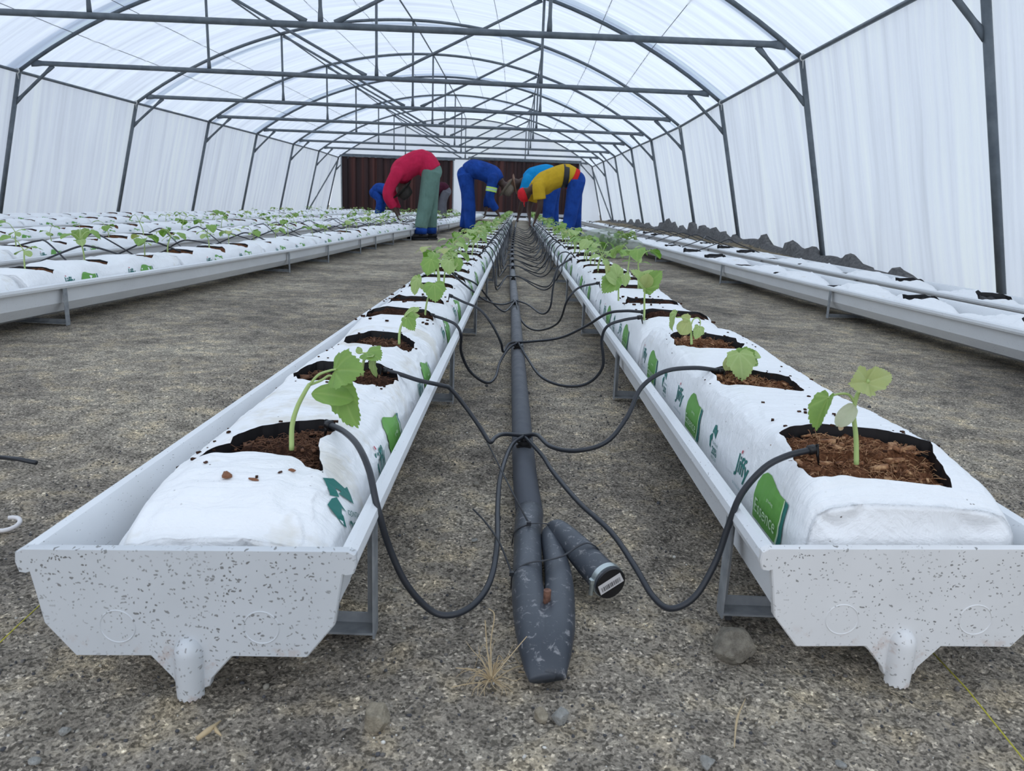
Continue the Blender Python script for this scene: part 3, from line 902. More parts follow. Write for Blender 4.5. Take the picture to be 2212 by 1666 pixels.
class Bag:
    """local frame: u across, v along 0..Ln, z up"""
    def __init__(s, Ln, w, zb, hfun, n, holes, seed, wr=1.0, wfun=None, tilt=0.0, ucen=0.0, front_lean=0.0, lip=0.007, flank=0.7):
        s.flank = flank
        s.Ln, s.w, s.zb, s.h, s.n, s.holes, s.seed, s.wr, s.tilt, s.uc, s.fl, s.lip = Ln, w, zb, hfun, n, holes, seed, wr, tilt, ucen, front_lean, lip
        s.wf = wfun or (lambda v: np.ones_like(v))

    def S(s, th, v, sc=1.0, dv=0.0):
        th = np.asarray(th, float); v = np.asarray(v, float)
        h = s.h(v) - s.zb; w_ = s.w / 2 * s.wf(v)
        c, sn = np.cos(th), np.maximum(np.sin(th), 0.0); e = 2.0 / s.n
        u_ = w_ * np.sign(c) * np.abs(c) ** e; z = h * np.sign(sn) * np.abs(sn) ** e
        # wrinkles along the outward direction
        a = th * 0.09
        d = 0.0050 * vn(a * 60, v * 9, s.seed) + 0.0030 * vn(a * 100 + v * 30, v * 26 - a * 40, s.seed + 1)
        cr = vn(a * 30 + v * 14, v * 34 - a * 60, s.seed + 2); d = d + 0.0030 * (1 - np.clip(np.abs(cr) * 9, 0, 1)) * np.clip(vn(a * 20, v * 5, s.seed + 9) * 4 + 0.2, 0, 1)
        d = d * np.where(sn < 0.75, s.flank, 1.0 - (1.0 - s.flank) * np.clip((0.95 - sn) * 5, 0, 1))
        cr2 = vn(a * 12 - v * 3, v * 42 + a * 4, s.seed + 5); d = d - 0.0016 * (1 - np.clip(np.abs(cr2) * 7, 0, 1)) * np.clip(sn, 0, 1)
        d = d * s.wr * np.clip(np.abs(sn) * 4 + 0.4, 0, 1)
        u_ = u_ + d * c; z = z + d * sn
        z = z * sc; u_ = u_ * sc
        lim = np.interp(z + s.zb, [0.03, 0.047, 0.080, 0.114, 0.14, 0.16, 0.19], [0.088, 0.094, 0.1185, 0.1235, 0.128, 0.1335, 0.20])
        u_ = np.clip(u_, -lim - s.uc, lim - s.uc)
        # rim of the holes lifts a little
        if s.holes:
            top = np.clip((sn - 0.5) * 4, 0, 1)
            for hpoly in s.holes:
                sd = poly_sd(u_ , v, hpoly); z = z + s.lip * np.exp(-(np.maximum(sd, 0) / 0.014) ** 2) * top * (v > np.mean([q[1] for q in hpoly])) * sc
        z = z + s.zb
        return np.stack([u_ + s.uc, v + dv, z + (u_ + s.uc) * s.tilt], -1)

    def zt(s, u_, v):
        """height of the sleeve above (u,v)"""
        r = np.clip(np.abs(u_ - s.uc) / (s.w / 2 * s.wf(v)), 0, 0.999); th = np.arccos(np.clip(np.sign(u_ - s.uc) * r ** (s.n / 2), -1, 1))
        return s.S(th, v)[..., 2]

    def build(s, e, rt, rv, mat_, coir_, depth=0.012, fibres=0, res_sub=0.005, fmat=None):
        ths = np.linspace(0, math.pi, rt)
        # concentrate samples around the shoulders
        vs = list(np.linspace(0.012, s.Ln - 0.012, rv))
        rings = []
        capn = 22 if rv > 60 else 4
        for i in range(capn):
            q = (i + 0.3) / capn; rings.append((0.012, q, -0.012 - 0.006 * math.sin(math.pi * q) - s.fl * (1 - q) * 0.3))
        for q in (0.955, 0.985): rings.append((0.012, q, -0.012 + (q - 0.955) * 0.15))
        for v_ in vs: rings.append((v_, 1.0, 0.0))
        for q in (0.985, 0.955): rings.append((s.Ln - 0.012, q, 0.012 - (q - 0.955) * 0.15))
        for i in range(capn - 1, -1, -1): rings.append((s.Ln - 0.012, (i + 0.3) / capn, 0.012 + 0.005))
        G = np.stack([s.S(ths, np.full(rt, r[0]), r[1], r[2]) for r in rings])  # (nr, rt, 3)
        nr = len(rings)
        cm = np.array([1.0 if r[1] < 0.99 else 0.0 for r in rings])[:, None] * (np.array([min(1.0, 5.0 * (1.0 - r[1])) * r[1] for r in rings])[:, None])
        q_ = vn(G[..., 0] * 22 + G[..., 2] * 16, G[..., 2] * 20 - G[..., 0] * 9, s.seed + 31)
        G[..., 1] += cm * (0.010 * q_ + 0.013 * (1 - np.clip(np.abs(vn(G[..., 0] * 14 - G[..., 2] * 11, G[..., 2] * 13 + G[..., 0] * 12, s.seed + 33)) * 8, 0, 1)))
        sd = np.full((nr, rt), 1.0)
        top = np.sin(ths)[None, :] > 0.55
        for k, hpoly in enumerate(s.holes):
            q = poly_sd(G[..., 0] - s.uc, G[..., 1], hpoly)
            q = q + 0.0025 * vn(G[..., 0] * 120, G[..., 1] * 120, s.seed + 8 + k)
            sd = np.where(top, np.minimum(sd, q), sd)
        V = G.reshape(-1, 3).tolist(); S_ = sd.ravel(); F = []; cut = {}; cutpts = {}
        def edge(a_, b_):
            k = (a_, b_) if a_ < b_ else (b_, a_)
            if k not in cut:
                t = S_[a_] / (S_[a_] - S_[b_]); pa, pb = V[a_], V[b_]
                V.append([pa[i] + (pb[i] - pa[i]) * t for i in range(3)]); cut[k] = len(V) - 1
            return cut[k]
        lips = []
        for i in range(nr - 1):
            for j in range(rt - 1):
                q = (i * rt + j, i * rt + j + 1, (i + 1) * rt + j + 1, (i + 1) * rt + j)
                sg = [S_[x] >= 0 for x in q]
                if all(sg): F.append(q[::-1]); continue
                if not any(sg): continue
                out = []; cp = []
                for k in range(4):
                    a_, b_ = q[k], q[(k + 1) % 4]
                    if S_[a_] >= 0: out.append(a_)
                    if (S_[a_] >= 0) != (S_[b_] >= 0):
                        c = edge(a_, b_); out.append(c); cp.append(c)
                if len(out) >= 3: F.append(tuple(out[::-1]))
                if len(cp) == 2: lips.append(tuple(cp))
        nb = len(V)
        sl = MB().add(V, F).build('sleeve', mat_, e)
        if lips:
            cen = [np.mean([q[1] for q in hp_]) for hp_ in s.holes]; mbs = [MB() for _ in cen]
            for a_, b_ in lips:
                pa, pb = V[a_], V[b_]; kk = int(np.argmin([abs(pa[1] - c_) for c_ in cen]))
                mbs[kk].add([pa, pb, (pb[0], pb[1], pb[2] - 0.026), (pa[0], pa[1], pa[2] - 0.026)], [(0, 1, 2, 3)])
            for mb in mbs:
                if mb.v:
                    ln = mb.build('cut_edge', M['liner'], sl, smooth=False); ln['label'] = 'black inside edge of the cut opening'
        s.plants = []
        for k, hpoly in enumerate(s.holes):
            us = [p[0] for p in hpoly]; vv = [p[1] for p in hpoly]
            ua = np.arange(min(us) - 0.012, max(us) + 0.012, res_sub); va = np.arange(min(vv) - 0.012, max(vv) + 0.012, res_sub)
            U, W = np.meshgrid(ua, va, indexing='ij'); q = poly_sd(U, W, hpoly)
            Zt = s.zt(U + s.uc, W)
            Z = Zt - depth + 0.012 * vn(U * 55, W * 55, 60 + k + s.seed) + 0.009 * vn(U * 140, W * 140, 61 + k) + 0.006 * vn(U * 20, W * 20, 66 + k)
            Z = np.where(q > 0.0, np.minimum(Z, Zt - 0.006), Z)
            ok = q < 0.010
            nu, nv = U.shape; idx = -np.ones(U.shape, int); idx[ok] = np.arange(ok.sum())
            VV = np.stack([U[ok] + s.uc, W[ok], Z[ok]], -1)
            f4 = np.stack([idx[:-1, :-1], idx[1:, :-1], idx[1:, 1:], idx[:-1, 1:]], -1).reshape(-1, 4); f4 = f4[(f4 >= 0).all(1)]
            if len(f4) == 0: continue
            so = MB().add(VV.tolist(), f4.tolist()).build('coir_plug', coir_, e)
            if fibres:
                mb = MB(); fr = np.random.RandomState(90 + k + s.seed); cu, cv = np.mean(us), np.mean(vv)
                cnt = 0; tries = 0
                while cnt < fibres and tries < fibres * 6:
                    tries += 1
                    pu, pv = fr.uniform(min(us), max(us)), fr.uniform(min(vv), max(vv))
                    if poly_sd(np.array([pu]), np.array([pv]), hpoly)[0] > -0.004: continue
                    pz = float(s.zt(np.array([pu + s.uc]), np.array([pv]))[0]) - depth + 0.002
                    a = fr.uniform(0, 6.28); ln_ = fr.uniform(0.004, 0.024); r_ = 0.00030
                    if cnt % 9 == 0:
                        sz = fr.uniform(0.4, 1.0) * (1.9 if cnt % 54 == 0 else 1.0)
                        mb.box((pu + s.uc, pv, pz + 0.002), (0.012 * sz, 0.0042 * sz, 0.0030 * sz), Matrix.Rotation(a, 3, 'Z') @ Matrix.Rotation(fr.uniform(-.6, .6), 3, 'Y')); cnt += 1; continue
                    am = fr.uniform(-0.3, 1.6); tl_ = fr.uniform(-0.003, 0.006)
                    pts = [(pu + s.uc + math.cos(a) * ln_ * t, pv + math.sin(a) * ln_ * t, pz + 0.004 * math.sin(t * 3.1) * am + tl_ * t) for t in (0, .5, 1)]
                    mb.sweep(pts, r_ * fr.uniform(0.7, 1.6), 3, caps=False); cnt += 1
                fo = mb.build('coir_fibre', fmat or M['fibre'], so); fo['kind'] = 'stuff'
        return sl

    def side_point(s, side, v, z):
        """point and normal on the flank at height z"""
        v = np.asarray(v, float); z = np.asarray(z, float)
        h = s.h(v) - s.zb; q = np.clip((z - s.zb) / h, 0.01, 0.995); sn = q ** (s.n / 2); th = np.arcsin(sn)
        if side < 0: th = math.pi - th
        p = s.S(th, v); e1 = s.S(th + 1e-3, v) - p; e2 = s.S(th, v + 1e-3) - p
        n = np.cross(e2, e1); n = n / (np.linalg.norm(n, axis=-1, keepdims=True) + 1e-12)
        if side < 0: pass
        sgn = np.sign((n[..., 0:1]) * side); n = n * np.where(sgn == 0, 1, sgn)
        return p, n

    def print_(s, e, name, side, v0, z0, polys, mats_, off=0.0009):
        """polys: list of (verts2d, faces, mat index); x of the artwork runs the way the text reads"""
        mb = MB()
        for V2, F2, mi in polys:
            V2 = np.asarray(V2, float)
            vv = v0 + side * V2[:, 0]; zz = z0 + V2[:, 1]
            p, n = s.side_point(side, np.clip(vv, 0.0, s.Ln), np.maximum(zz, 0.104))
            mb.add((p + n * (off + 0.0005 * mi)).tolist(), F2, mi)
        o = mb.build(name, mats_, e, smooth=False)
        return o


def text2d(body, size, shear=0.0, bold=0.0, spacing=1.0, res=3):
    cu = bpy.data.curves.new('t', 'FONT'); cu.body = body; cu.size = size; cu.shear = shear; cu.offset = bold; cu.space_character = spacing; cu.resolution_u = res
    ob = bpy.data.objects.new('t', cu); C.objects.link(ob)
    dg = bpy.context.evaluated_depsgraph_get()
    me = bpy.data.meshes.new_from_object(ob.evaluated_get(dg))
    V = [(v.co.x, v.co.y) for v in me.vertices]; F = [tuple(p.vertices) for p in me.polygons]
    bpy.data.objects.remove(ob); bpy.data.curves.remove(cu); bpy.data.meshes.remove(me)
    return V, F


def grid_poly(poly, step=0.006, extra=None):
    """fill a 2-D outline with small faces so it can follow the bag"""
    bm = bmesh.new(); vs = [bm.verts.new((p[0], p[1], 0)) for p in poly]; bm.faces.new(vs)
    xs_ = [p[0] for p in poly]; ys_ = [p[1] for p in poly]
    for ax, lo, hi in ((0, min(xs_), max(xs_)), (1, min(ys_), max(ys_))):
        q = lo + step
        while q < hi:
            co = Vector((q, 0, 0)) if ax == 0 else Vector((0, q, 0)); no = Vector((1, 0, 0)) if ax == 0 else Vector((0, 1, 0))
            bmesh.ops.bisect_plane(bm, geom=bm.verts[:] + bm.edges[:] + bm.faces[:], plane_co=co, plane_no=no, dist=1e-6); q += step
    bm.verts.ensure_lookup_table(); V = [(v.co.x, v.co.y) for v in bm.verts]; bm.verts.index_update()
    F = [tuple(v.index for v in f.verts) for f in bm.faces]; bm.free(); return V, F


def rot2(V, a, c=(0, 0)):
    ca, sa = math.cos(a), math.sin(a); return [(c[0] + (x - c[0]) * ca - (y - c[1]) * sa, c[1] + (x - c[0]) * sa + (y - c[1]) * ca) for x, y in V]


def shift(V, dx, dy, k=1.0): return [(x * k + dx, y * k + dy) for x, y in V]


# leaf badge with dark flash, sprout-shaped brand word, small pictograms, recycling mark
LEAFP = [(0.000, -0.012), (-0.002, 0.012), (0.004, 0.030), (0.014, 0.043), (0.026, 0.050), (0.040, 0.051), (0.056, 0.046), (0.074, 0.041), (0.092, 0.041), (0.090, 0.020), (0.086, 0.000), (0.078, -0.022), (0.060, -0.040), (0.030, -0.046), (0.008, -0.036)]
FLASHP = [(0.0945, 0.041), (0.102, 0.040), (0.101, 0.010), (0.099, -0.046), (0.070, -0.046), (0.084, -0.026), (0.0905, -0.002), (0.0935, 0.020)]
RIMP = [(0.092, 0.041), (0.0945, 0.041), (0.0935, 0.020), (0.0905, -0.002), (0.084, -0.026), (0.070, -0.046), (0.064, -0.046), (0.081, -0.024), (0.0875, -0.001), (0.0905, 0.020)]
TJ = text2d('Jiffy', 0.036, 0.25, 0.0006)
TS = text2d('GROWING SOLUTIONS', 0.0052)
TE = text2d('Essence', 0.026, 0.0, 0.00002)
TE2 = text2d('growbag', 0.006)
TR1 = text2d('CONTAINS', 0.0075)
TR2 = text2d('20%', 0.016, 0, 0.0003)
TR3 = text2d('RECYCLED', 0.0070)


def art_logo(fine=True):
    st = 0.008 if fine else 0.03
    A = [(*grid_poly(LEAFP, st), 0), (*grid_poly(FLASHP, st), 1), (*grid_poly(RIMP, st), 2)]
    if fine:
        A.append((shift(TE[0], 0.006, -0.004, 0.92), TE[1], 3)); A.append((shift(TE2[0], 0.045, 0.022), TE2[1], 3))
    return A, [M['leafgreen'], M['teal'], M['palegreen'], M['palegreen']]


def art_word(fine=True):
    A = [(shift(TJ[0], 0, 0), TJ[1], 0)]
    A.append(([(0.0165, 0.0272), (0.0205, 0.0272), (0.0218, 0.0318), (0.0178, 0.0318)], [(0, 1, 2, 3)], 1))
    if fine: A.append((shift(TS[0], -0.004, -0.020), TS[1], 2))
    for k, (x, mi) in enumerate(((0.0, 0), (0.018, 3), (0.036, 0))):
        if fine: A.append((*grid_poly([(x, -0.030), (x + 0.015, -0.030), (x + 0.015, -0.048), (x, -0.048)], 0.006), mi))
    return A, [M['teal'], M['redprint'], M['greyprint'], M['leafgreen']]


def art_recycle(fine=True):
    A = []
    arrow = [(-0.009, 0.012), (-0.003, 0.024), (0.006, 0.026), (0.010, 0.019), (0.0145, 0.021), (0.011, 0.006), (-0.002, 0.013), (0.003, 0.0155), (0.000, 0.018), (-0.004, 0.010)]
    arrow2 = [(-0.012, 0.008), (-0.020, 0.002), (-0.017, -0.012), (-0.011, -0.014), (-0.012, -0.004), (-0.008, 0.001), (-0.006, -0.002), (-0.006, 0.010)]
    for pl in (arrow, arrow2): A.append((*grid_poly(pl, 0.008), 0))
    if fine:
        A.append((shift(TR1[0], -0.004, -0.004, 0.8), TR1[1], 0)); A.append((shift(TR2[0], -0.004, -0.019), TR2[1], 0)); A.append((shift(TR3[0], -0.004, -0.026, 0.8), TR3[1], 0))
    return A, [M['teal']]


# --- hero bag, right trough
def jag(poly, n, amp, seed):
    r = random.Random(seed); out = []
    for i in range(len(poly)):
        a, b = poly[i], poly[(i + 1) % len(poly)]
        for j in range(n):
            t = j / n; out.append((a[0] + (b[0] - a[0]) * t + (r.uniform(-amp, amp) if j else 0), a[1] + (b[1] - a[1]) * t + (r.uniform(-amp, amp) if j else 0)))
    return out


def loc(poly, ux, vy): return [(p[0] - ux, p[1] - vy) for p in poly]


HR = [loc([(0.323, 0.878), (0.374, 0.892), (0.429, 0.882), (0.452, 0.868), (0.482, 0.838), (0.462, 0.748), (0.395, 0.756), (0.322, 0.762), (0.318, 0.80)], 0.412, 0.722),
      loc([(0.328, 1.250), (0.36, 1.272), (0.413, 1.248), (0.452, 1.195), (0.445, 1.12), (0.38, 1.14), (0.332, 1.163)], 0.412, 0.722),
      loc([(0.325, 1.572), (0.367, 1.602), (0.42, 1.576), (0.462, 1.50), (0.44, 1.449), (0.36, 1.452), (0.325, 1.50)], 0.412, 0.722)]
bR = Bag(1.02, 0.222, 0.050, lambda v: 0.207 - 0.030 * np.exp(-v / 0.035) + 0.004 * np.sin(v * 9), 6.0, HR, 100, 0.70, ucen=0.0, front_lean=0.03, flank=0.35)
eR = empty('growbag', (0.412, 0.722, 0.0), label='nearest white growbag in the right centre trough, printed with green badges on its flank', cat='growbag', group='growbags in the right centre trough')
slR = bR.build(eR, 120, 250, M['sleeve'], M['coir_red'], 0.017, 620, 0.0032)
for k, v0 in enumerate((0.872 - 0.722, 1.262 - 0.722, 1.655 - 0.722)):
    A, mm = art_logo(); bR.print_(slR, 'printed_badge', -1, v0, 0.118, A, mm)
    A, mm = art_word(); bR.print_(slR, 'printed_word', -1, v0 + 0.088, 0.132, A, mm)
    if k < 2:
        A, mm = art_recycle(); bR.print_(slR, 'recycling_mark', -1, v0 + 0.205, 0.134, A, mm)

# --- hero bag, left trough
HL = [loc([(-0.352, 0.798), (-0.328, 0.835), (-0.304, 0.885), (-0.266, 0.915), (-0.222, 0.922), (-0.212, 0.882), (-0.222, 0.84), (-0.200, 0.775), (-0.240, 0.800), (-0.300, 0.812), (-0.345, 0.800)], -0.276, 0.668),
      loc([(-0.350, 1.182), (-0.325, 1.235), (-0.237, 1.235), (-0.190, 1.222), (-0.183, 1.19), (-0.205, 1.145), (-0.225, 1.118), (-0.250, 1.135), (-0.33, 1.150)], -0.276, 0.668),
      loc([(-0.345, 1.488), (-0.300, 1.59), (-0.24, 1.59), (-0.200, 1.52), (-0.20, 1.43), (-0.25, 1.441), (-0.325, 1.46)], -0.276, 0.668)]
bL = Bag(1.03, 0.232, 0.050, lambda v: 0.190 - 0.042 * np.exp(-v / 0.10) - 0.018 * np.exp(-v / 0.03) + 0.004 * np.sin(v * 11 + 1), 3.6, HL, 200, 1.15, ucen=0.0, front_lean=0.02, flank=0.55)
eL = empty('growbag', (-0.276, 0.668, 0.0), label='nearest growbag in the left centre trough, its collapsed front stained brown', cat='growbag', group='growbags in the left centre trough')
slL = bL.build(eL, 120, 250, M['sleeve_st'], M['coir_dark'], 0.019, 420, 0.0032, M['fibre_d'])
for k, v0 in enumerate((0.995 - 0.668, 1.385 - 0.668)):
    A, mm = art_logo(); bL.print_(slL, 'printed_badge', 1, v0, 0.112, A, mm, 0.0016)
    A, mm = art_word(); bL.print_(slL, 'printed_word', 1, v0 - 0.085, 0.122, A, mm, 0.0016)
A, mm = art_recycle(); A = [(shift(rot2(v, -0.5), 0, 0, 1.35), f, i) for v, f, i in A]; bL.print_(slL, 'recycling_mark', 1, 0.085, 0.138, A, mm, 0.0016)

# --- ordinary bags
def std_holes(sd, w_=0.085):
    r = random.Random(sd); H = []
    for c in (0.16, 0.50, 0.84):
        a = r.uniform(0.030, 0.045); ww = w_ * r.uniform(0.85, 1.1); o = r.uniform(-0.01, 0.015)
        H.append([(-ww + o, c - a), (-ww * .5 + o, c - a * 1.15), (ww * .6 + o, c - a * 0.9), (ww + o, c - a * .3), (ww * .8 + o, c + a * .9), (0, c + a * 1.2), (-ww * .8 + o, c + a)])
    return H


PROTO = {}
def proto_bag(kind, sd):
    hol = std_holes(sd)
    if kind == 'left':
        b = Bag(1.01, 0.230, 0.05, lambda v: 0.190 - 0.012 * np.exp(-v / 0.05) - 0.012 * np.exp(-(1.01 - v) / 0.05) + 0.005 * np.sin(v * 10 + sd), 3.8, hol, 300 + sd * 10, 1.1, flank=0.5)
    elif kind == 'right':
        b = Bag(1.01, 0.224, 0.05, lambda v: 0.204 - 0.014 * np.exp(-v / 0.05) - 0.012 * np.exp(-(1.01 - v) / 0.05) + 0.005 * np.sin(v * 10 + sd), 5.2, hol, 300 + sd * 10, 1.0, flank=0.4)
    elif kind == 'side':
        b = Bag(1.01, 0.240, 0.05, lambda v: 0.196 - 0.016 * np.exp(-v / 0.05) - 0.012 * np.exp(-(1.01 - v) / 0.05) + 0.008 * np.sin(v * 19 + sd), 4.0, hol, 300 + sd * 10, 1.6)
    elif kind == 'flat':
        b = Bag(1.01, 0.235, 0.05, lambda v: 0.148 + 0.018 * np.sin(v * 13 + sd * 2) - 0.05 * np.exp(-v / 0.06) - 0.05 * np.exp(-(1.01 - v) / 0.06), 3.2, [hol[0], hol[2]] if sd % 2 else [hol[1]], 300 + sd * 10, 2.2, lip=0.010)
    return b


def place_bags(row, kind, y0, n, labels, far_label, group, protos, zoff=0.0):
    for i in range(n):
        y = y0 + i * 1.035
        if y + 1.01 > row.y1: break
        lb = labels[i] if i < len(labels) else far_label
        pr, tr = protos[(i * 7 + 3 * int(row.nm == 'second left')) % len(protos)]
        x = row.x(y + 0.5)
        rz = -math.atan2(row.x(y + 0.95) - row.x(y + 0.05), 0.9)
        x0 = x + math.sin(rz) * 0.505
        copy_tree(pr, (x0, y, zoff), rz, lb, group, tr)


def make_protos(kind, n, rt, rv, coir_, fine, side, fib=0):
    out = []
    for k in range(n):
        b = proto_bag(kind, k)
        e = empty('growbag', (0, 0, 0), label='x', cat='growbag')
        sl = b.build(e, rt, rv, M['sleeve'], coir_, 0.010 if kind != 'flat' else 0.022, fib, 0.006 if rt > 40 else 0.010)
        for side_ in side:
            for q in range(2 if kind != 'flat' else 0):
                v0 = 0.26 + 0.39 * q + 0.04 * k if side_ < 0 else 0.15 + 0.39 * q + 0.04 * k
                A, mm = art_logo(fine); b.print_(sl, 'printed_badge', side_, v0 if side_ < 0 else v0 + 0.09, 0.118, A, mm, 0.0015)
                A, mm = art_word(fine); b.print_(sl, 'printed_word', side_, v0 + 0.088 if side_ < 0 else v0, 0.132, A, mm, 0.0015)
                if fine:
                    A, mm = art_recycle(fine); b.print_(sl, 'recycling_mark', side_, v0 + 0.205 if side_ < 0 else v0 + 0.23, 0.134, A, mm, 0.0015)
        out.append((e, tree_of(e), b))
    return out


def drop(protos):
    for e, tr, b in protos:
        for c, gs in tr:
            for g in gs: bpy.data.objects.remove(g)
            bpy.data.objects.remove(c)
        bpy.data.objects.remove(e)


ordn = ['second', 'third', 'fourth', 'fifth', 'sixth']
pl = make_protos('left', 3, 44, 120, M['coir_dark'], False, (1,))
pr_ = make_protos('right', 3, 44, 120, M['coir_dark'], True, (-1,))
place_bags(RL, 'left', 1.715, 24, ['%s growbag from the near end of the left centre trough' % o for o in ordn], 'white growbag beyond the sixth in the left centre trough', 'growbags in the left centre trough', [(a, b) for a, b, c in pl])
place_bags(RR_, 'right', 1.765, 24, ['%s growbag from the near end of the right centre trough' % o for o in ordn], 'white growbag beyond the sixth in the right centre trough', 'growbags in the right centre trough', [(a, b) for a, b, c in pr_])
ps = make_protos('side', 3, 28, 70, M['coir_red'], False, (1,))
drop(pl); drop(pr_)
pd = [(a, b) for a, b, c in ps]
place_bags(RA_, 'side', 1.45, 24, ['nearest growbag in the wavering left aisle-side trough, at the left edge'] + ['%s growbag in view in the wavering left aisle-side trough' % o for o in ordn], 'white growbag in the far part of the wavering left aisle-side trough', 'growbags in the left aisle-side trough', pd)
place_bags(RB_, 'side', 2.45, 23, ['nearest growbag in the second left trough, at the left edge'] + ['%s growbag in view in the second left trough' % o for o in ordn[:3]], 'white growbag in the far part of the second left trough', 'growbags in the second left trough', pd)
place_bags(RC_, 'side', 3.6, 22, ['nearest growbag in the third left trough, at the left edge', 'second growbag in view in the third left trough'], 'white growbag in the far part of the third left trough', 'growbags in the third left trough', pd)
place_bags(RD_, 'side', 5.6, 20, ['nearest growbag in the fourth left trough, at the left edge'], 'white growbag farther along the fourth left trough', 'growbags in the fourth left trough', pd)
place_bags(RE_, 'side', 7.6, 18, [], 'white growbag in the trough closest to the left film wall', 'growbags in the leftmost trough', pd)
drop(ps)
pf = make_protos('flat', 4, 32, 90, M['liner'], False, ())
pd = [(a, b) for a, b, c in pf]
place_bags(RF_, 'flat', 1.95, 23, ['sagging growbag at the right edge in the right aisle-side trough', 'sagging growbag with a black slit, second in view in the right aisle-side trough', 'sagging growbag with a gaping black opening, third in view in the right aisle-side trough', 'fourth sagging growbag in view in the right aisle-side trough'], 'white plantless growbag in the far part of the right aisle-side trough', 'growbags in the right aisle-side trough', pd)
place_bags(RG_, 'flat', 2.9, 22, ['sagging growbag at the right edge in the rightmost trough'], 'white plantless growbag farther along the rightmost trough', 'growbags in the rightmost trough', pd)
drop(pf)

# ------------------------------------------------------------ seedlings
OUT_T = [(0.0, 0.0), (-0.10, 0.10), (-0.13, 0.22), (-0.07, 0.33), (0.02, 0.47), (0.16, 0.46), (0.30, 0.49), (0.44, 0.545), (0.52, 0.44), (0.63, 0.36), (0.76, 0.30), (0.88, 0.16), (1.0, 0.0)]
OUT_C = [(0.0, 0.0), (0.08, 0.10), (0.20, 0.19), (0.38, 0.255), (0.58, 0.27), (0.78, 0.23), (0.92, 0.13), (1.0, 0.0)]


def leaf_mesh(size, kind='true', droop=1.0, fold=0.2, na=40, nr=8, seed=0, wide=1.0, twist=0.0):
    base = OUT_T if kind == 'true' else OUT_C
    half = base[1:-1]; O = [base[0]] + half + [base[-1]] + [(x, -y) for x, y in reversed(half)]
    P_ = np.array(O + [O[0]]); seg = np.hypot(*(P_[1:] - P_[:-1]).T); cum = np.concatenate([[0], np.cumsum(seg)])
    t = np.linspace(0, cum[-1], na + 1)[:-1]
    ox = np.interp(t, cum, P_[:, 0]); oy = np.interp(t, cum, P_[:, 1])
    if kind == 'true':
        ser = 1 + 0.030 * np.sign(np.sin(t * 46)) * (np.hypot(ox, oy) > 0.2) if na >= 60 else 1
        ox = ox * ser; oy = oy * ser
    tr = (np.arange(nr + 1) / nr)[:, None]
    Xl = (tr * ox[None]).ravel(); Yl = (tr * oy[None] * wide).ravel(); T = (tr * np.ones_like(ox)[None]).ravel()
    ang = np.arctan2(Yl, Xl + 1e-9); R_ = np.hypot(Xl, Yl)
    vein = np.zeros_like(Xl)
    for va, wv in (((0.0, 1.0), (0.62, 0.8), (-0.62, 0.8), (1.25, 0.7), (-1.25, 0.7)) if kind == 'true' else ((0.0, 1.0), (0.4, .5), (-0.4, .5))):
        d = np.abs(R_ * np.sin(ang - va)); d = np.where(np.cos(ang - va) > 0, d, 9)
        vein = np.maximum(vein, wv * np.exp(-(d / 0.030) ** 2) * (1 - 0.5 * R_))
    z = fold * np.abs(Yl) - 0.10 * R_ ** 2 + 0.05 * vn(Xl * 3.2 + seed, Yl * 3.2, 70 + seed) * (T ** 1.5) * 1.8 - 0.018 * vein + 0.03 * np.sin(ang * 7 + seed) * T ** 2 * (kind == 'true')
    k = droop + 1e-4
    Xb = np.sin(k * Xl) / k + z * np.sin(k * Xl); Zb = -(1 - np.cos(k * Xl)) / k + z * np.cos(k * Xl)
    Yb = Yl * (1 - 0.12 * abs(fold))
    V = np.stack([Xb, Yb, Zb], -1) * size
    F = []
    n = na
    for r in range(nr):
        for i in range(n):
            j = (i + 1) % n
            if r == 0: F.append((0, (r + 1) * n + i, (r + 1) * n + j))
            else: F.append((r * n + i, (r + 1) * n + i, (r + 1) * n + j, r * n + j))
    me = bpy.data.meshes.new('leaf'); me.from_pydata(V.tolist(), [], F); me.update()
    at = me.attributes.new('vein', 'FLOAT', 'POINT'); at.data.foreach_set('value', vein.astype(np.float32))
    return me


def orient(base, d, nrm):
    x = Vector(d).normalized(); n = Vector(nrm); z = (n - x * n.dot(x))
    if z.length < 1e-5: z = x.orthogonal()
    z.normalize(); y = z.cross(x)
    return Matrix(((x.x, y.x, z.x, base[0]), (x.y, y.y, z.y, base[1]), (x.z, y.z, z.z, base[2]), (0, 0, 0, 1)))


def put_leaf(root, me, base, d, nrm, mt, name='leaf'):
    m = orient(base, d, nrm); me.transform(m); me.update()
    return link(name, me, mt, root)


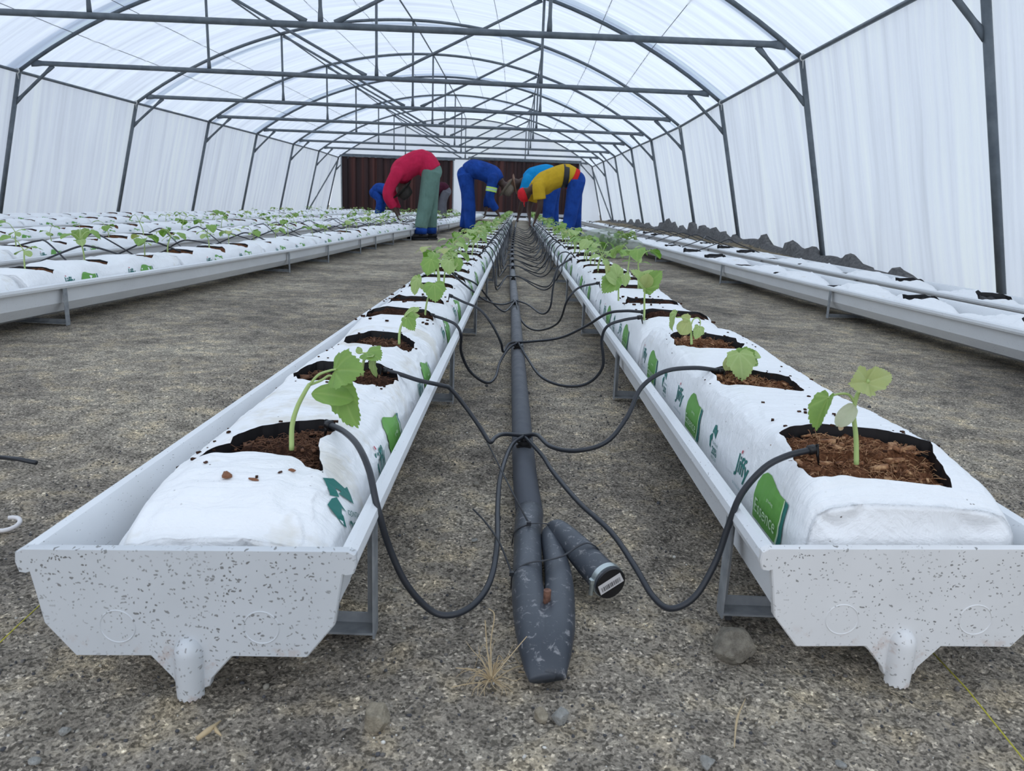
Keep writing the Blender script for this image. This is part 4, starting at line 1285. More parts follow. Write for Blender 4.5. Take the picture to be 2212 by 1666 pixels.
def seedling(loc, stem, petioles, leaves, label, group, r0=0.0024, fine=True):
    """all coordinates relative to loc"""
    e = empty('cucumber_seedling', loc, label=label, cat='seedling', group=group)
    mb = MB(); pts = crom(stem, 5); n = len(pts)
    mb.sweep(pts, [r0 * (1.0 - 0.30 * i / n) for i in range(n)], 8)
    for pt in petioles:
        pp = crom(pt, 5); mb.sweep(pp, [r0 * 0.55 * (1 - 0.35 * i / len(pp)) for i in range(len(pp))], 6)
    mb.build('stem', M['stem'], e)
    for k, lf in enumerate(leaves):
        base, tip, nrm, kind, droop, fold, mt, wide = lf
        d = Vector(tip) - Vector(base); sz = d.length
        # chord shortening by droop
        sz2 = sz * (1 + 0.04 * droop ** 2)
        a = -droop * 0.5
        x = d.normalized(); nn = Vector(nrm); nn = (nn - x * nn.dot(x)).normalized()
        dd = x * math.cos(a) - nn * math.sin(a)
        me = leaf_mesh(sz2, kind, droop, fold, 80 if fine else 26, 12 if fine else 4, k + len(label) % 7, wide)
        o = put_leaf(e, me, base, dd, nn, M[mt], 'leaf' if kind == 'true' else 'seed_leaf')
        if mt == 'leaf_wilt': o['label'] = 'pale wilted leaf'
        elif mt == 'leaf_yellow': o['label'] = 'yellowing leaf'
    return e


def sd_px(y0, stem, petioles, leaves, label, group, r0=0.0024):
    b = Vector(stem[0])
    rel = lambda p: tuple(Vector(p) - b)
    return seedling(tuple(b), [rel(p) for p in stem], [[rel(p) for p in q] for q in petioles],
                    [(rel(l[0]), rel(l[1]), *l[2:]) for l in leaves], label, group, r0)


GL, GR = 'seedlings in the left centre trough', 'seedlings in the right centre trough'
TC = (0.05, -1, 0.35)
UP = (0, -0.35, 1)
sd_px(.81, [(-0.2442, 0.8100, 0.1854), (-0.2428, 0.8100, 0.2136), (-0.2365, 0.8100, 0.2352), (-0.2279, 0.8100, 0.2524), (-0.2221, 0.8100, 0.2621)],
      [[(-0.2226, 0.8100, 0.2610), (-0.2109, 0.8050, 0.2740), (-0.1974, 0.8000, 0.2803), (-0.1892, 0.7950, 0.2832)], [(-0.2226, 0.8100, 0.2610), (-0.2105, 0.8150, 0.2656), (-0.2009, 0.8200, 0.2701), (-0.1882, 0.8150, 0.2580)]],
      [((-0.1924, 0.8000, 0.2805), (-0.1573, 0.7750, 0.2877), (-0.1, -1, 0.55), 'true', 0.5, 0.12, 'leaf', 1.0),
       ((-0.1887, 0.8150, 0.2580), (-0.1701, 0.8000, 0.2163), (-0.55, -1, 0.1), 'true', 0.25, 0.15, 'leaf', 0.86),
       ((-0.2208, 0.8100, 0.2516), (-0.1712, 0.8000, 0.2498), (0.0, -0.75, 0.7), 'seed', 0.75, 0.05, 'leaf', 0.95)],
      'nearest seedling in the left trough, big toothed leaf on an arching stem', GL, 0.0030)
sd_px(.766, [(0.3673, 0.7660, 0.2085), (0.3627, 0.7660, 0.2380), (0.3567, 0.7660, 0.2630), (0.3568, 0.7660, 0.2794), (0.3599, 0.7650, 0.2916), (0.3654, 0.7620, 0.3008)],
      [[(0.3553, 0.7660, 0.2764), (0.3476, 0.7650, 0.2842), (0.3361, 0.7650, 0.2838), (0.3271, 0.7650, 0.2795)]],
      [((0.3616, 0.7620, 0.2973), (0.3994, 0.7800, 0.3055), (0.1, -1, 0.5), 'true', 0.25, 0.30, 'leaf_yellow', 0.60),
       ((0.3662, 0.7640, 0.2980), (0.3383, 0.7400, 0.3015), (0.15, -1, 0.5), 'true', 0.2, 0.25, 'leaf_yellow', 0.9),
       ((0.3279, 0.7650, 0.2805), (0.3165, 0.7620, 0.2450), (-1, -0.55, 0.1), 'true', 0.5, 0.55, 'leaf', 0.7),
       ((0.3553, 0.7640, 0.2739), (0.3354, 0.7550, 0.2518), (-0.2, -1, 0.4), 'seed', 0.9, 0.35, 'leaf_wilt', 1.05),
       ((0.3389, 0.7560, 0.2541), (0.3427, 0.7560, 0.2473), (-0.2, -1, 0.4), 'seed', 0.6, 0.10, 'dry', 1.3)],
      'nearest seedling in the right trough, yellowish top leaf and a pale withered seed leaf', GR, 0.0028)
sd_px(1.215, [(-0.2430, 1.2000, 0.1794), (-0.2428, 1.2000, 0.1971), (-0.2397, 1.2000, 0.2125), (-0.2352, 1.2000, 0.2218)],
      [[(-0.2397, 1.2000, 0.2110), (-0.2315, 1.2000, 0.2136), (-0.2255, 1.2000, 0.2093)], [(-0.2352, 1.2000, 0.2218), (-0.2464, 1.2000, 0.2221)]],
      [((-0.2352, 1.2000, 0.2226), (-0.2093, 1.1800, 0.2162), (0.2, -0.8, 0.8), 'true', 0.9, 0.15, 'leaf', 1.1),
       ((-0.2255, 1.2000, 0.2108), (-0.2219, 1.2000, 0.1810), (-0.6, -1, 0.1), 'true', 0.3, 0.25, 'leaf_pale', 0.6),
       ((-0.2434, 1.2000, 0.2207), (-0.2523, 1.2000, 0.2295), (-0.3, -1, 0.4), 'seed', 0.3, 0.1, 'leaf_pale', 1.7),
       ((-0.2382, 1.2000, 0.2179), (-0.2225, 1.1800, 0.2216), (0, -0.5, 1), 'seed', 0.3, 0.1, 'leaf_pale', 1.2)],
      'second seedling in the left trough, small drooping leaves behind the big toothed leaf', GL, 0.0026)
sd_px(1.456, [(-0.2220, 1.4500, 0.1920), (-0.2212, 1.4500, 0.2138), (-0.2168, 1.4500, 0.2320), (-0.2079, 1.4500, 0.2450)],
      [[(-0.2168, 1.4500, 0.2320), (-0.2097, 1.4500, 0.2485), (-0.1947, 1.4500, 0.2598)]],
      [((-0.2062, 1.4500, 0.2468), (-0.1899, 1.4300, 0.2237), (-0.3, -1, 0.3), 'true', 0.3, 0.2, 'leaf', 0.9),
       ((-0.2062, 1.4500, 0.2468), (-0.1821, 1.4500, 0.2496), (0.1, -1, 0.4), 'true', 0.4, 0.2, 'leaf_pale', 0.7),
       ((-0.2133, 1.4500, 0.2412), (-0.1907, 1.4600, 0.2658), (-0.6, -1, 0.1), 'seed', 0.2, 0.1, 'leaf_pale', 0.9),
       ((-0.1929, 1.4500, 0.2554), (-0.1841, 1.4500, 0.2656), (0, -1, 0.4), 'seed', 0.3, 0.1, 'leaf_pale', 1.2)],
      'third seedling in the left trough, bent over with a hanging folded leaf', GL, 0.0026)
sd_px(1.88, [(-0.2234, 1.8800, 0.1853), (-0.2214, 1.8800, 0.2074), (-0.2170, 1.8800, 0.2306), (-0.2104, 1.8800, 0.2538)],
      [[(-0.2126, 1.8800, 0.2457), (-0.2289, 1.8800, 0.2634), (-0.2427, 1.8800, 0.2765)]],
      [((-0.2004, 1.8700, 0.2700), (-0.1932, 1.8400, 0.2284), (0.05, -1, 0.3), 'true', 0.4, 0.1, 'leaf', 1.05),
       ((-0.2416, 1.8800, 0.2799), (-0.2527, 1.8800, 0.2373), (-0.6, -1, 0.2), 'true', 0.3, 0.25, 'leaf_pale', 0.75),
       ((-0.2196, 1.8800, 0.2569), (-0.2367, 1.8700, 0.2618), (0, -1, 0.4), 'seed', 0.3, 0.1, 'leaf_pale', 1.3),
       ((-0.2383, 1.9000, 0.2656), (-0.2431, 1.9000, 0.2884), (0, -1, 0.4), 'seed', 0.3, 0.1, 'leaf', 0.9)],
      'fourth seedling in the left trough, one heart-shaped leaf facing forward', GL, 0.0026)
sd_px(2.28, [(-0.2302, 2.2500, 0.2318), (-0.2306, 2.2500, 0.2549), (-0.2336, 2.2500, 0.2751), (-0.2365, 2.2500, 0.2911)],
      [[(-0.2351, 2.2500, 0.2858), (-0.2421, 2.2500, 0.2976), (-0.2516, 2.2500, 0.3000)]],
      [((-0.2503, 2.2500, 0.3014), (-0.2610, 2.2300, 0.2555), (-0.2, -1, 0.3), 'true', 0.3, 0.1, 'leaf', 1.1),
       ((-0.2351, 2.2500, 0.2885), (-0.2272, 2.2400, 0.2788), (0, -1, 0.4), 'seed', 0.3, 0.1, 'leaf_yellow', 1.5),
       ((-0.2352, 2.2500, 0.2939), (-0.2241, 2.2600, 0.3017), (0, -1, 0.4), 'seed', 0.3, 0.1, 'leaf_pale', 1.4)],
      'fifth seedling in the left trough, dull green leaf turned to the left', GL, 0.0026)
sd_px(2.32, [(-0.2191, 2.3200, 0.2268), (-0.2180, 2.3200, 0.2492), (-0.2142, 2.3200, 0.2703)],
      [[(-0.2142, 2.3200, 0.2703), (-0.1978, 2.3200, 0.2959), (-0.1797, 2.3200, 0.2994)]],
      [((-0.2048, 2.3200, 0.2957), (-0.2000, 2.2900, 0.2567), (0.1, -1, 0.3), 'true', 0.3, 0.1, 'leaf_pale', 1.05),
       ((-0.1783, 2.3200, 0.2995), (-0.1753, 2.3100, 0.2615), (0.6, -1, 0.2), 'true', 0.3, 0.25, 'leaf', 0.8),
       ((-0.2130, 2.3200, 0.2815), (-0.2244, 2.3200, 0.2949), (0, -1, 0.4), 'seed', 0.3, 0.1, 'leaf_pale', 1.4)],
      'sixth seedling in the left trough, pale leaf hanging beside the fifth', GL, 0.0026)
sd_px(1.236, [(0.3804, 1.2360, 0.2053), (0.3791, 1.2360, 0.2178), (0.3764, 1.2360, 0.2287), (0.3741, 1.2360, 0.2364)],
      [],
      [((0.3696, 1.2250, 0.2414), (0.3736, 1.2000, 0.2006), (0.0, -1, 0.25), 'true', 0.35, 0.12, 'leaf_pale', 0.98),
       ((0.3741, 1.2360, 0.2364), (0.3491, 1.2300, 0.2101), (-0.5, -1, 0.4), 'seed', 0.6, 0.1, 'leaf_yellow', 1.25),
       ((0.3783, 1.2360, 0.2397), (0.4095, 1.2400, 0.2182), (0.5, -1, 0.3), 'true', 0.5, 0.2, 'leaf', 0.75),
       ((0.3799, 1.2400, 0.2359), (0.4153, 1.2500, 0.2353), (0.1, -0.6, 1), 'seed', 0.3, 0.1, 'leaf_pale', 1.1),
       ((0.3753, 1.2400, 0.2357), (0.3770, 1.2500, 0.2464), (0, -1, 0.4), 'true', 0.3, 0.1, 'leaf', 1.1)],
      'second seedling in the right trough, low and bushy with a broad leaf facing forward', GR, 0.0026)
sd_px(1.469, [(0.3484, 1.4690, 0.2108), (0.3455, 1.4690, 0.2327), (0.3421, 1.4690, 0.2508), (0.3386, 1.4690, 0.2598)],
      [[(0.3433, 1.4690, 0.2472), (0.3475, 1.4690, 0.2601), (0.3563, 1.4690, 0.2632), (0.3615, 1.4690, 0.2552), (0.3607, 1.4690, 0.2443)],
       [(0.3396, 1.4690, 0.2580), (0.3257, 1.4690, 0.2629), (0.3140, 1.4690, 0.2624)]],
      [((0.3378, 1.4690, 0.2579), (0.3231, 1.4600, 0.2306), (-0.2, -1, 0.3), 'seed', 0.4, 0.1, 'leaf_yellow', 1.75),
       ((0.3386, 1.4690, 0.2598), (0.3238, 1.4700, 0.2663), (0, -1, 0.3), 'true', 0.5, 0.1, 'leaf_yellow', 1.1),
       ((0.3606, 1.4690, 0.2461), (0.3526, 1.4600, 0.2226), (0.2, -1, 0.3), 'true', 0.3, 0.2, 'leaf_pale', 0.9),
       ((0.3141, 1.4690, 0.2715), (0.3065, 1.4690, 0.2349), (-1, -0.35, 0.1), 'true', 0.3, 0.6, 'leaf_pale', 0.6)],
      'third seedling in the right trough, wilting with several leaves hanging down', GR, 0.0026)
sd_px(1.88, [(0.3186, 1.8600, 0.1999), (0.3178, 1.8600, 0.2251), (0.3158, 1.8600, 0.2500), (0.3147, 1.8600, 0.2794)],
      [],
      [((0.3158, 1.8600, 0.2794), (0.2786, 1.8600, 0.3251), (0.5, -0.8, 0.5), 'true', 0.5, 0.35, 'leaf_pale', 0.7),
       ((0.3149, 1.8600, 0.2772), (0.3510, 1.8500, 0.3242), (-0.3, -1, 0.2), 'true', 0.5, 0.25, 'leaf', 0.8),
       ((0.3136, 1.8600, 0.2794), (0.3165, 1.8400, 0.3148), (0, -1, 0.2), 'seed', 0.2, 0.3, 'leaf_yellow', 1.6),
       ((0.3036, 1.8700, 0.3118), (0.3385, 1.8800, 0.3213), (0, -1, 0.6), 'seed', -1.2, 0.1, 'leaf_pale', 0.8)],
      'fourth seedling in the right trough, tall and straight with a cup of leaves on top', GR, 0.0028)
sd_px(2.25, [(0.2988, 2.2000, 0.2061), (0.2972, 2.2000, 0.2302), (0.2953, 2.2000, 0.2568), (0.2955, 2.2000, 0.2727)],
      [[(0.2959, 2.2000, 0.2674), (0.3016, 2.2000, 0.2809), (0.3109, 2.2000, 0.2812)]],
      [((0.2849, 2.1900, 0.2732), (0.2483, 2.1700, 0.2316), (-0.2, -1, 0.3), 'true', 0.3, 0.1, 'leaf', 1.0),
       ((0.2940, 2.1900, 0.2577), (0.2544, 2.1600, 0.2825), (0.1, -1, 0.6), 'seed', 0.4, 0.1, 'leaf_pale', 1.25),
       ((0.3108, 2.2000, 0.2825), (0.3174, 2.2000, 0.2470), (0.3, -1, 0.3), 'true', 0.3, 0.2, 'leaf_pale', 0.9),
       ((0.2927, 2.2100, 0.2743), (0.2806, 2.2200, 0.3129), (0.1, -1, 0.1), 'true', 0.2, 0.15, 'leaf_pale', 1.0),
       ((0.2776, 2.2200, 0.2782), (0.2569, 2.2200, 0.3067), (0, -1, 0.3), 'true', 0.3, 0.3, 'leaf_yellow', 0.8)],
      'fifth seedling in the right trough, large leaf hanging left of the straight tall one', GR, 0.0026)


def generic(sd, fine, scale=1.0):
    r = random.Random(1000 + sd)
    h = r.uniform(0.045, 0.07) * scale; a0 = r.uniform(0, 6.28); lean = r.uniform(0.004, 0.018)
    top = (math.cos(a0) * lean, math.sin(a0) * lean, h)
    stem = [(0, 0, -0.004), (top[0] * 0.2, top[1] * 0.2, h * 0.5), top]
    pet, lv = [], []
    a1 = r.uniform(0, 6.28)
    for k in range(2):
        a = a1 + math.pi * k + r.uniform(-0.3, 0.3); s = r.uniform(0.026, 0.036) * scale
        d = (math.cos(a), math.sin(a)); q = (top[0] + d[0] * 0.004, top[1] + d[1] * 0.004, h)
        lv.append((q, (q[0] + d[0] * s, q[1] + d[1] * s, q[2] + r.uniform(-0.018, 0.006)), (0, -0.3, 1), 'seed', 0.7, 0.08, 'leaf_pale', 1.3))
    nl = r.choice([2, 3, 3])
    for k in range(nl):
        a = a1 + 1.3 + k * 6.28 / nl + r.uniform(-0.4, 0.4); pl_ = r.uniform(0.018, 0.034) * scale
        d = (math.cos(a), math.sin(a)); up = r.uniform(0.008, 0.035) * scale
        q = (top[0] + d[0] * pl_, top[1] + d[1] * pl_, h + up)
        pet.append([top, (top[0] + d[0] * pl_ * .5, top[1] + d[1] * pl_ * .5, h + up * 0.8), q])
        s = r.uniform(0.034, 0.050) * scale
        lv.append((q, (q[0] + d[0] * s * 0.75, q[1] + d[1] * s * 0.75, q[2] - s * r.uniform(0.2, 0.75)), (d[0] * .4, d[1] * .4 - 0.3, 1), 'true', 0.7, r.uniform(0, 0.2), r.choice(['leaf', 'leaf', 'leaf_pale', 'leaf_yellow' if sd % 3 == 0 else 'leaf']), 1.0))
    return seedling((0, 0, 0), stem, pet, lv, 'x' * sd, 'x', 0.0024, fine)


gens = [generic(i, False) for i in range(8)]
gtree = [tree_of(g) for g in gens]
# joined single-mesh versions for the far distance
far_me = []
for g, t in zip(gens, gtree):
    V, F, MI = [], [], []; mats_ = []
    for c, _ in t:
        b = len(V); V += [tuple(v.co) for v in c.data.vertices]
        mt = c.data.materials[0]
        if mt not in mats_: mats_.append(mt)
        for p in c.data.polygons: F.append(tuple(i + b for i in p.vertices)); MI.append(mats_.index(mt))
    me = bpy.data.meshes.new('cucumber_seedling'); me.from_pydata(V, [], F); me.polygons.foreach_set('material_index', MI); me.update()
    me.polygons.foreach_set('use_smooth', [True] * len(F))
    at = me.attributes.new('vein', 'FLOAT', 'POINT')
    for mt in mats_: me.materials.append(mt)
    far_me.append(me)

pr2 = random.Random(77)
def plant_at(x, y, z, label, group, far, s=1.0):
    k = pr2.randrange(8); rz = pr2.uniform(0, 6.28)
    if far:
        o = bpy.data.objects.new('cucumber_seedling', far_me[k]); C.objects.link(o); o.location = (x, y, z); o.rotation_euler = (0, 0, rz)
        tag(o, label, 'seedling', group)
    else:
        o = copy_tree(gens[k], (x, y, z), rz, label, group, gtree[k])
    o.scale = (s, s, s)
    return o


def row_spots(row, y0, n, first_hole=0):
    for i in range(n):
        for c in (0.16, 0.50, 0.84):
            y = y0 + i * 1.035 + c
            if y < row.y1 - 0.2: yield y


idx = 0
for y in row_spots(RL, 1.715, 24):
    if y < 2.4: continue
    idx += 1
    lb = {1: 'seedling just behind the sixth in the left trough', 2: 'eighth seedling in the left trough, in the leafy cluster before the blue worker'}.get(idx, 'small bright green seedling in the crowded far part of the left centre trough')
    plant_at(RL.x(y) + pr2.uniform(-.03, .05), y + pr2.uniform(-.03, .03), 0.185, lb, GL, y > 9, pr2.uniform(1.15, 1.5))
    if 2.9 < y < 8: plant_at(RL.x(y) - 0.03, y + 0.07, 0.185, 'small bright green seedling in the crowded far part of the left centre trough', GL, False, 1.25)
idx = 0
for y in row_spots(RR_, 1.765, 24):
    if y < 2.5: continue
    idx += 1
    lb = {1: 'sixth seedling in the right trough, beside dark spilled coir', 2: 'seventh seedling in the right trough, in front of the net bag', 3: 'eighth seedling in the right trough, before the net bag'}.get(idx, 'small bright green seedling in the crowded far part of the right centre trough')
    plant_at(RR_.x(y) + pr2.uniform(-.07, .03), y + pr2.uniform(-.03, .03), 0.198, lb, GR, y > 9, pr2.uniform(1.15, 1.5))
    if 2.9 < y < 7: plant_at(RR_.x(y) - 0.05, y + 0.06, 0.198, 'small bright green seedling in the crowded far part of the right centre trough', GR, False, 1.3)
for row, y0, n, ymin, nm, far_lb in ((RA_, 1.45, 24, 2.6, 'left aisle-side trough', 'pale green seedling in the far part of the left aisle-side trough'),
                                    (RB_, 2.45, 23, 3.2, 'second left trough', 'pale green seedling in the far part of the second left trough'),
                                    (RC_, 3.6, 22, 7.0, 'third left trough', 'tiny green seedling in the far part of the third left trough'),
                                    (RD_, 5.6, 20, 12.0, 'fourth left trough', 'tiny green seedling in the far part of the fourth left trough')):
    idx = 0
    for y in row_spots(row, y0, n):
        if y < ymin or (row is RA_ and y > 18): continue
        if pr2.random() < 0.22: continue
        if row in (RC_, RD_) and pr2.random() < 0.35: continue
        idx += 1
        words = ['nearest', 'second', 'third', 'fourth', 'fifth']
        lb = ('%s seedling in view in the %s' % (words[idx - 1], nm)) if idx <= (5 if row in (RA_, RB_) else 0) else far_lb
        plant_at(row.x(y) + pr2.uniform(-.04, .04), y + pr2.uniform(-.03, .03), 0.183, lb, 'seedlings in the ' + nm, y > 8, pr2.uniform(1.0, 1.4))
for g, t in zip(gens, gtree):
    for c, _ in t: bpy.data.objects.remove(c)
    bpy.data.objects.remove(g)

# ------------------------------------------------------------ pipe, fittings, drip tubes
px_path = [(0.038, 0.90), (0.033, 1.05), (0.026, 1.30), (0.014, 2.28), (0.001, 3.35), (-0.018, 4.6), (-0.05, 7.5), (-0.06, 12), (-0.06, 26)]
pipe = empty('supply_pipe', (0.026, 1.3, 0.0), label='black water pipe on the ground between the centre troughs, its near end folded', cat='pipe')
def relp(p, b=(0.026, 1.3, 0.0)): return (p[0] - b[0], p[1] - b[1], p[2] - b[2])
RP = 0.0205
far_pts = [(x, y, 0.019 if y < 1.2 else 0.020) for x, y in px_path[1:]]
cr = crom(far_pts, 8)
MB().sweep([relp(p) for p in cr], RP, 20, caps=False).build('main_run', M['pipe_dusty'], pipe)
# folded near end: down to the flat bend, back up, folded again to the capped tail
fold = [(0.0335, 1.05, .019), (0.030, 0.98, .020), (0.0285, 0.90, .023), (0.0275, 0.83, .023), (0.0300, 0.775, .022), (0.0350, 0.735, .022), (0.0400, 0.700, .020), (0.0435, 0.676, .0135), (0.0460, 0.663, .008)]
fr_ = [(RP, RP), (.0195, .0195), (.0182, .0195), (.0185, .0195), (.020, .0185), (.0225, .018), (.0235, .016), (.0215, .012), (.0185, .007)]
def up(P3, R3, k=5):
    out = crom(P3, k); n = len(out); ra = []
    for i in range(n):
        t = i / k; j = min(int(t), len(R3) - 2); f = t - j; f = min(f, 1)
        ra.append(tuple(R3[j][c] + (R3[j + 1][c] - R3[j][c]) * f for c in (0, 1)))
    return out, ra
A_, R_a = up(fold, fr_)
fo = MB().sweep([relp(p) for p in A_], R_a, 22, lat=(1, 0, 0)).build('fold', M['pipe'], pipe)
fo['label'] = 'flattened folded end of the pipe, specked with white paint'
back = [(0.048, 0.664, .010), (0.0500, 0.690, .020), (0.0560, 0.730, .024), (0.0620, 0.775, .023), (0.0655, 0.83, .0215), (0.0650, 0.885, .0205), (0.0620, 0.93, .022), (0.0595, 0.965, .026)]
br_ = [(.0165, .007), (.021, .015), (.0215, .0175), (.0185, .019), (.0172, .0185), (.0160, .018), (.0145, .017), (.0115, .014)]
B_, R_b = up(back, br_)
MB().sweep([relp(p) for p in B_], R_b, 22, lat=(1, 0, 0)).build('fold', M['pipe'], pipe)
tail = [(0.061, 0.970, .034), (0.070, 0.955, .038), (0.083, 0.925, .037), (0.098, 0.892, .033), (0.112, 0.862, .0285), (0.1215, 0.842, .0265), (0.126, 0.833, .026)]
trd = [(.008, .008), (.0135, .012), (.0165, .0155), (.0185, .0185), (.0195, .0195), (.0200, .0200), (.0200, .0200)]
T_, R_t = up(tail, trd)
tl_ = MB().sweep([relp(p) for p in T_], R_t, 24, lat=(0, 0, 1)).build('capped_tail', M['pipe'], pipe)
axis = (Vector((0.126, 0.833, .026)) - Vector((0.112, 0.862, .0285))).normalized(); ce = Vector((0.126, 0.833, .026))
ar = ce - axis * 0.006
MB().sweep([relp(ar - axis * 0.004), relp(ar + axis * 0.004)], 0.0213, 28).build('clamp_ring', M['chrome'], tl_, smooth=True, sharp=40)
MB().sweep([relp(ce + axis * 0.0005), relp(ce + axis * 0.0035)], 0.0196, 28).build('end_plug', M['fitting'], tl_, sharp=40)
rot = Matrix.Rotation(0, 3, 'Z')
zx = axis; sx_ = Vector((0, 0, 1)).cross(zx).normalized() * -1; sy_ = zx.cross(sx_).normalized()
if sy_.z < 0: sy_ = -sy_
def cap_pt(a, b, c): return relp(ce + zx * (0.004 + c) + sx_ * a + sy_ * b)
ta = -0.42
def cp(a, b, c): return cap_pt(a * math.cos(ta) - b * math.sin(ta), a * math.sin(ta) + b * math.cos(ta), c)
MB().add([cp(-.0165, -.0062, 0), (cp(.0170, -.0062, 0)), cp(.0170, .0078, 0), cp(-.0150, .0082, 0)], [(0, 1, 2, 3)]).build('sticker', M['label'], tl_, smooth=False)
mb = MB(); br2 = random.Random(4); a = -.0125
while a < .0140:
    w_ = br2.choice([.0004, .0007, .0011]); mb.add([cp(a, -.0036, .0004), cp(a + w_, -.0036, .0004), cp(a + w_, .0030, .0004), cp(a, .0030, .0004)], [(0, 1, 2, 3)]); a += w_ + br2.choice([.0005, .0008, .0012])
mb.build('barcode', M['ink'], tl_, smooth=False)
cl2 = ar + sx_ * 0.021 - sy_ * 0.006
MB().sweep([relp(cl2 - sy_ * 0.010), relp(cl2 + sy_ * 0.008)], 0.0028, 12).sweep([relp(cl2 + sy_ * 0.006), relp(cl2 + sy_ * 0.011)], 0.0042, 6).build('clamp_screw', M['chrome'], tl_, sharp=30)
# rusty peg in the crook of the fold
MB().sweep([relp((0.0475, 0.762, -0.01)), relp((0.0475, 0.760, 0.052))], 0.0042, 14).build('peg', M['rust'], None, sharp=40)
pg = [o for o in C.objects if o.name == 'peg'][0]; pg.location = (0.026, 1.3, 0)
tag(pg, 'short rusty iron peg standing in the crook of the folded black pipe', 'peg')

# cable ties around the folded pipe
def ring_tie(name, pts, tail_, label):
    e = empty(name, pts[0], label=label, cat='cable tie', group='black cable ties on the folded pipe')
    b = Vector(pts[0])
    MB().sweep([tuple(Vector(p) - b) for p in crom(pts, 6)], [(0.0008, 0.0021)] * (len(crom(pts, 6))), 6).build('strap', M['tie'], e)
    MB().box(tuple(Vector(tail_[0]) - b), (0.006, 0.005, 0.005)).build('head', M['tie'], e, smooth=False)
    MB().sweep([tuple(Vector(p) - b) for p in crom(tail_, 6)], 0.0013, 5).build('tail', M['tie'], e)

ring_tie('cable_tie', [(0.008, .955, .012), (0.012, .957, .032), (0.030, .958, .0425), (0.048, .962, .0425), (0.060, .958, .043), (0.0745, .950, .044), (0.079, .945, .03)],
         [(0.030, .957, .044), (0.0051, 1.0200, 0.0659), (-0.0180, 1.1400, 0.0652), (-0.0393, 1.2500, 0.0641)], 'black cable tie round the pipe above the fold, long tail pointing away')
ring_tie('cable_tie', [(0.0080, .838, .010), (0.010, .838, .030), (0.026, .839, .0435), (0.050, .845, .046), (0.070, .856, .047), (0.088, .870, .053), (0.102, .878, .055), (0.1155, .880, .047), (0.121, .878, .032)],
         [(0.0085, .838, .030), (-0.0074, 0.8700, 0.0533), (-0.0268, 0.9200, 0.0584), (-0.0461, 0.9600, 0.0604)], 'black cable tie strapping the capped tail to the fold, its tail pointing left')

# barbed fittings with four outlets
FIT = [1.315, 2.285, 3.35, 4.52, 5.35, 5.95, 6.6, 7.25, 7.95, 8.6, 9.3, 10.0, 10.8, 11.6, 12.4, 13.3, 14.3, 15.5]
fits = []
def pipex(y): return float(np.interp(y, [p[1] for p in px_path], [p[0] for p in px_path]))
for k, y in enumerate(FIT):
    f = empty('drip_manifold', (pipex(y), y, 0.040), label=('%s black four-way drip manifold on the pipe' % ['nearest', 'second', 'third', 'fourth', 'fifth'][k]) if k < 5 else 'black four-way drip manifold on the far part of the pipe', cat='fitting', group='drip manifolds on the centre pipe')
    mb = MB()
    for z_, r_ in ((-0.003, .0145), (0.002, .0145), (0.0025, .0115), (0.0055, .0115), (0.006, .0145), (0.0095, .0145), (0.010, .008), (0.020, .0075)):
        mb.v += [(r_ * math.cos(2 * math.pi * i / 20), r_ * math.sin(2 * math.pi * i / 20), z_) for i in range(20)]
    for j in range(7):
        for i in range(20): mb.f.append((j * 20 + i, j * 20 + (i + 1) % 20, (j + 1) * 20 + (i + 1) % 20, (j + 1) * 20 + i)); mb.mi.append(0)
    mb.f.append(tuple(140 + i for i in range(20))); mb.mi.append(0)
    mb.build('body', M['fitting'], f, sharp=30)
    for a in (0.5, 2.6, 3.7, 5.8):
        MB().sweep([(0, 0, 0.014), (0.013 * math.cos(a), 0.013 * math.sin(a), 0.019)], 0.0028, 8).build('outlet', M['fitting'], f)


def drip(pts, label, group, stake=True, r=0.0037):
    b = Vector(pts[0])
    e = empty('drip_tube', tuple(b), label=label, cat='tube', group=group)
    cr_ = crom(pts, 7)
    MB().sweep([tuple(p - b) for p in cr_], r, 9).build('hose', M['tube'], e)
    if stake:
        q = cr_[-1] - b; d = (cr_[-1] - cr_[-3]).normalized()
        mb = MB().sweep([tuple(q - d * 0.003), tuple(q + d * 0.004)], 0.0056, 10)
        mb.sweep([tuple(q + d * 0.002), tuple(q + d * 0.006 + Vector((0, 0, 0.004))), tuple(q + d * 0.012 + Vector((0, 0, -0.02)))], [.0035, .003, .001], 6)
        mb.build('dripper_stake', M['fitting'], e)
    return e


GT = 'drip tubes from the centre pipe'
f0 = (pipex(1.315), 1.315, 0.058)
drip([f0, (0.0032, 1.2700, 0.0536), (-0.0120, 1.1200, 0.0534), (-0.0136, 1.0000, 0.0486), (-0.0112, 0.8950, 0.0447), (-0.0153, 0.8150, 0.0376), (-0.0290, 0.7700, 0.0304), (-0.0515, 0.7480, 0.0255), (-0.0764, 0.7450, 0.0290), (-0.1035, 0.7400, 0.0619), (-0.1224, 0.7400, 0.1040), (-0.1354, 0.7400, 0.1504), (-0.1488, 0.7650, 0.1818), (-0.1703, 0.8100, 0.1939), (-0.1971, 0.8600, 0.1940), (-0.2196, 0.8850, 0.1938)],
     'nearest left drip tube, looping low over the soil and up into the first bag', GT)
drip([f0, (0.0565, 1.2300, 0.0496), (0.0711, 1.1500, 0.0498), (0.1017, 1.0200, 0.0522), (0.1378, 0.9300, 0.0478), (0.1582, 0.8500, 0.0391), (0.1719, 0.8000, 0.0281), (0.1875, 0.7750, 0.0270), (0.2132, 0.7750, 0.0424), (0.2353, 0.7850, 0.0806), (0.2465, 0.7900, 0.1208), (0.2568, 0.7900, 0.1596), (0.2787, 0.7900, 0.1918), (0.3041, 0.7950, 0.2055), (0.3316, 0.8000, 0.2119)],
     'nearest right drip tube, dipping to the soil and arching up into the first right bag', GT)
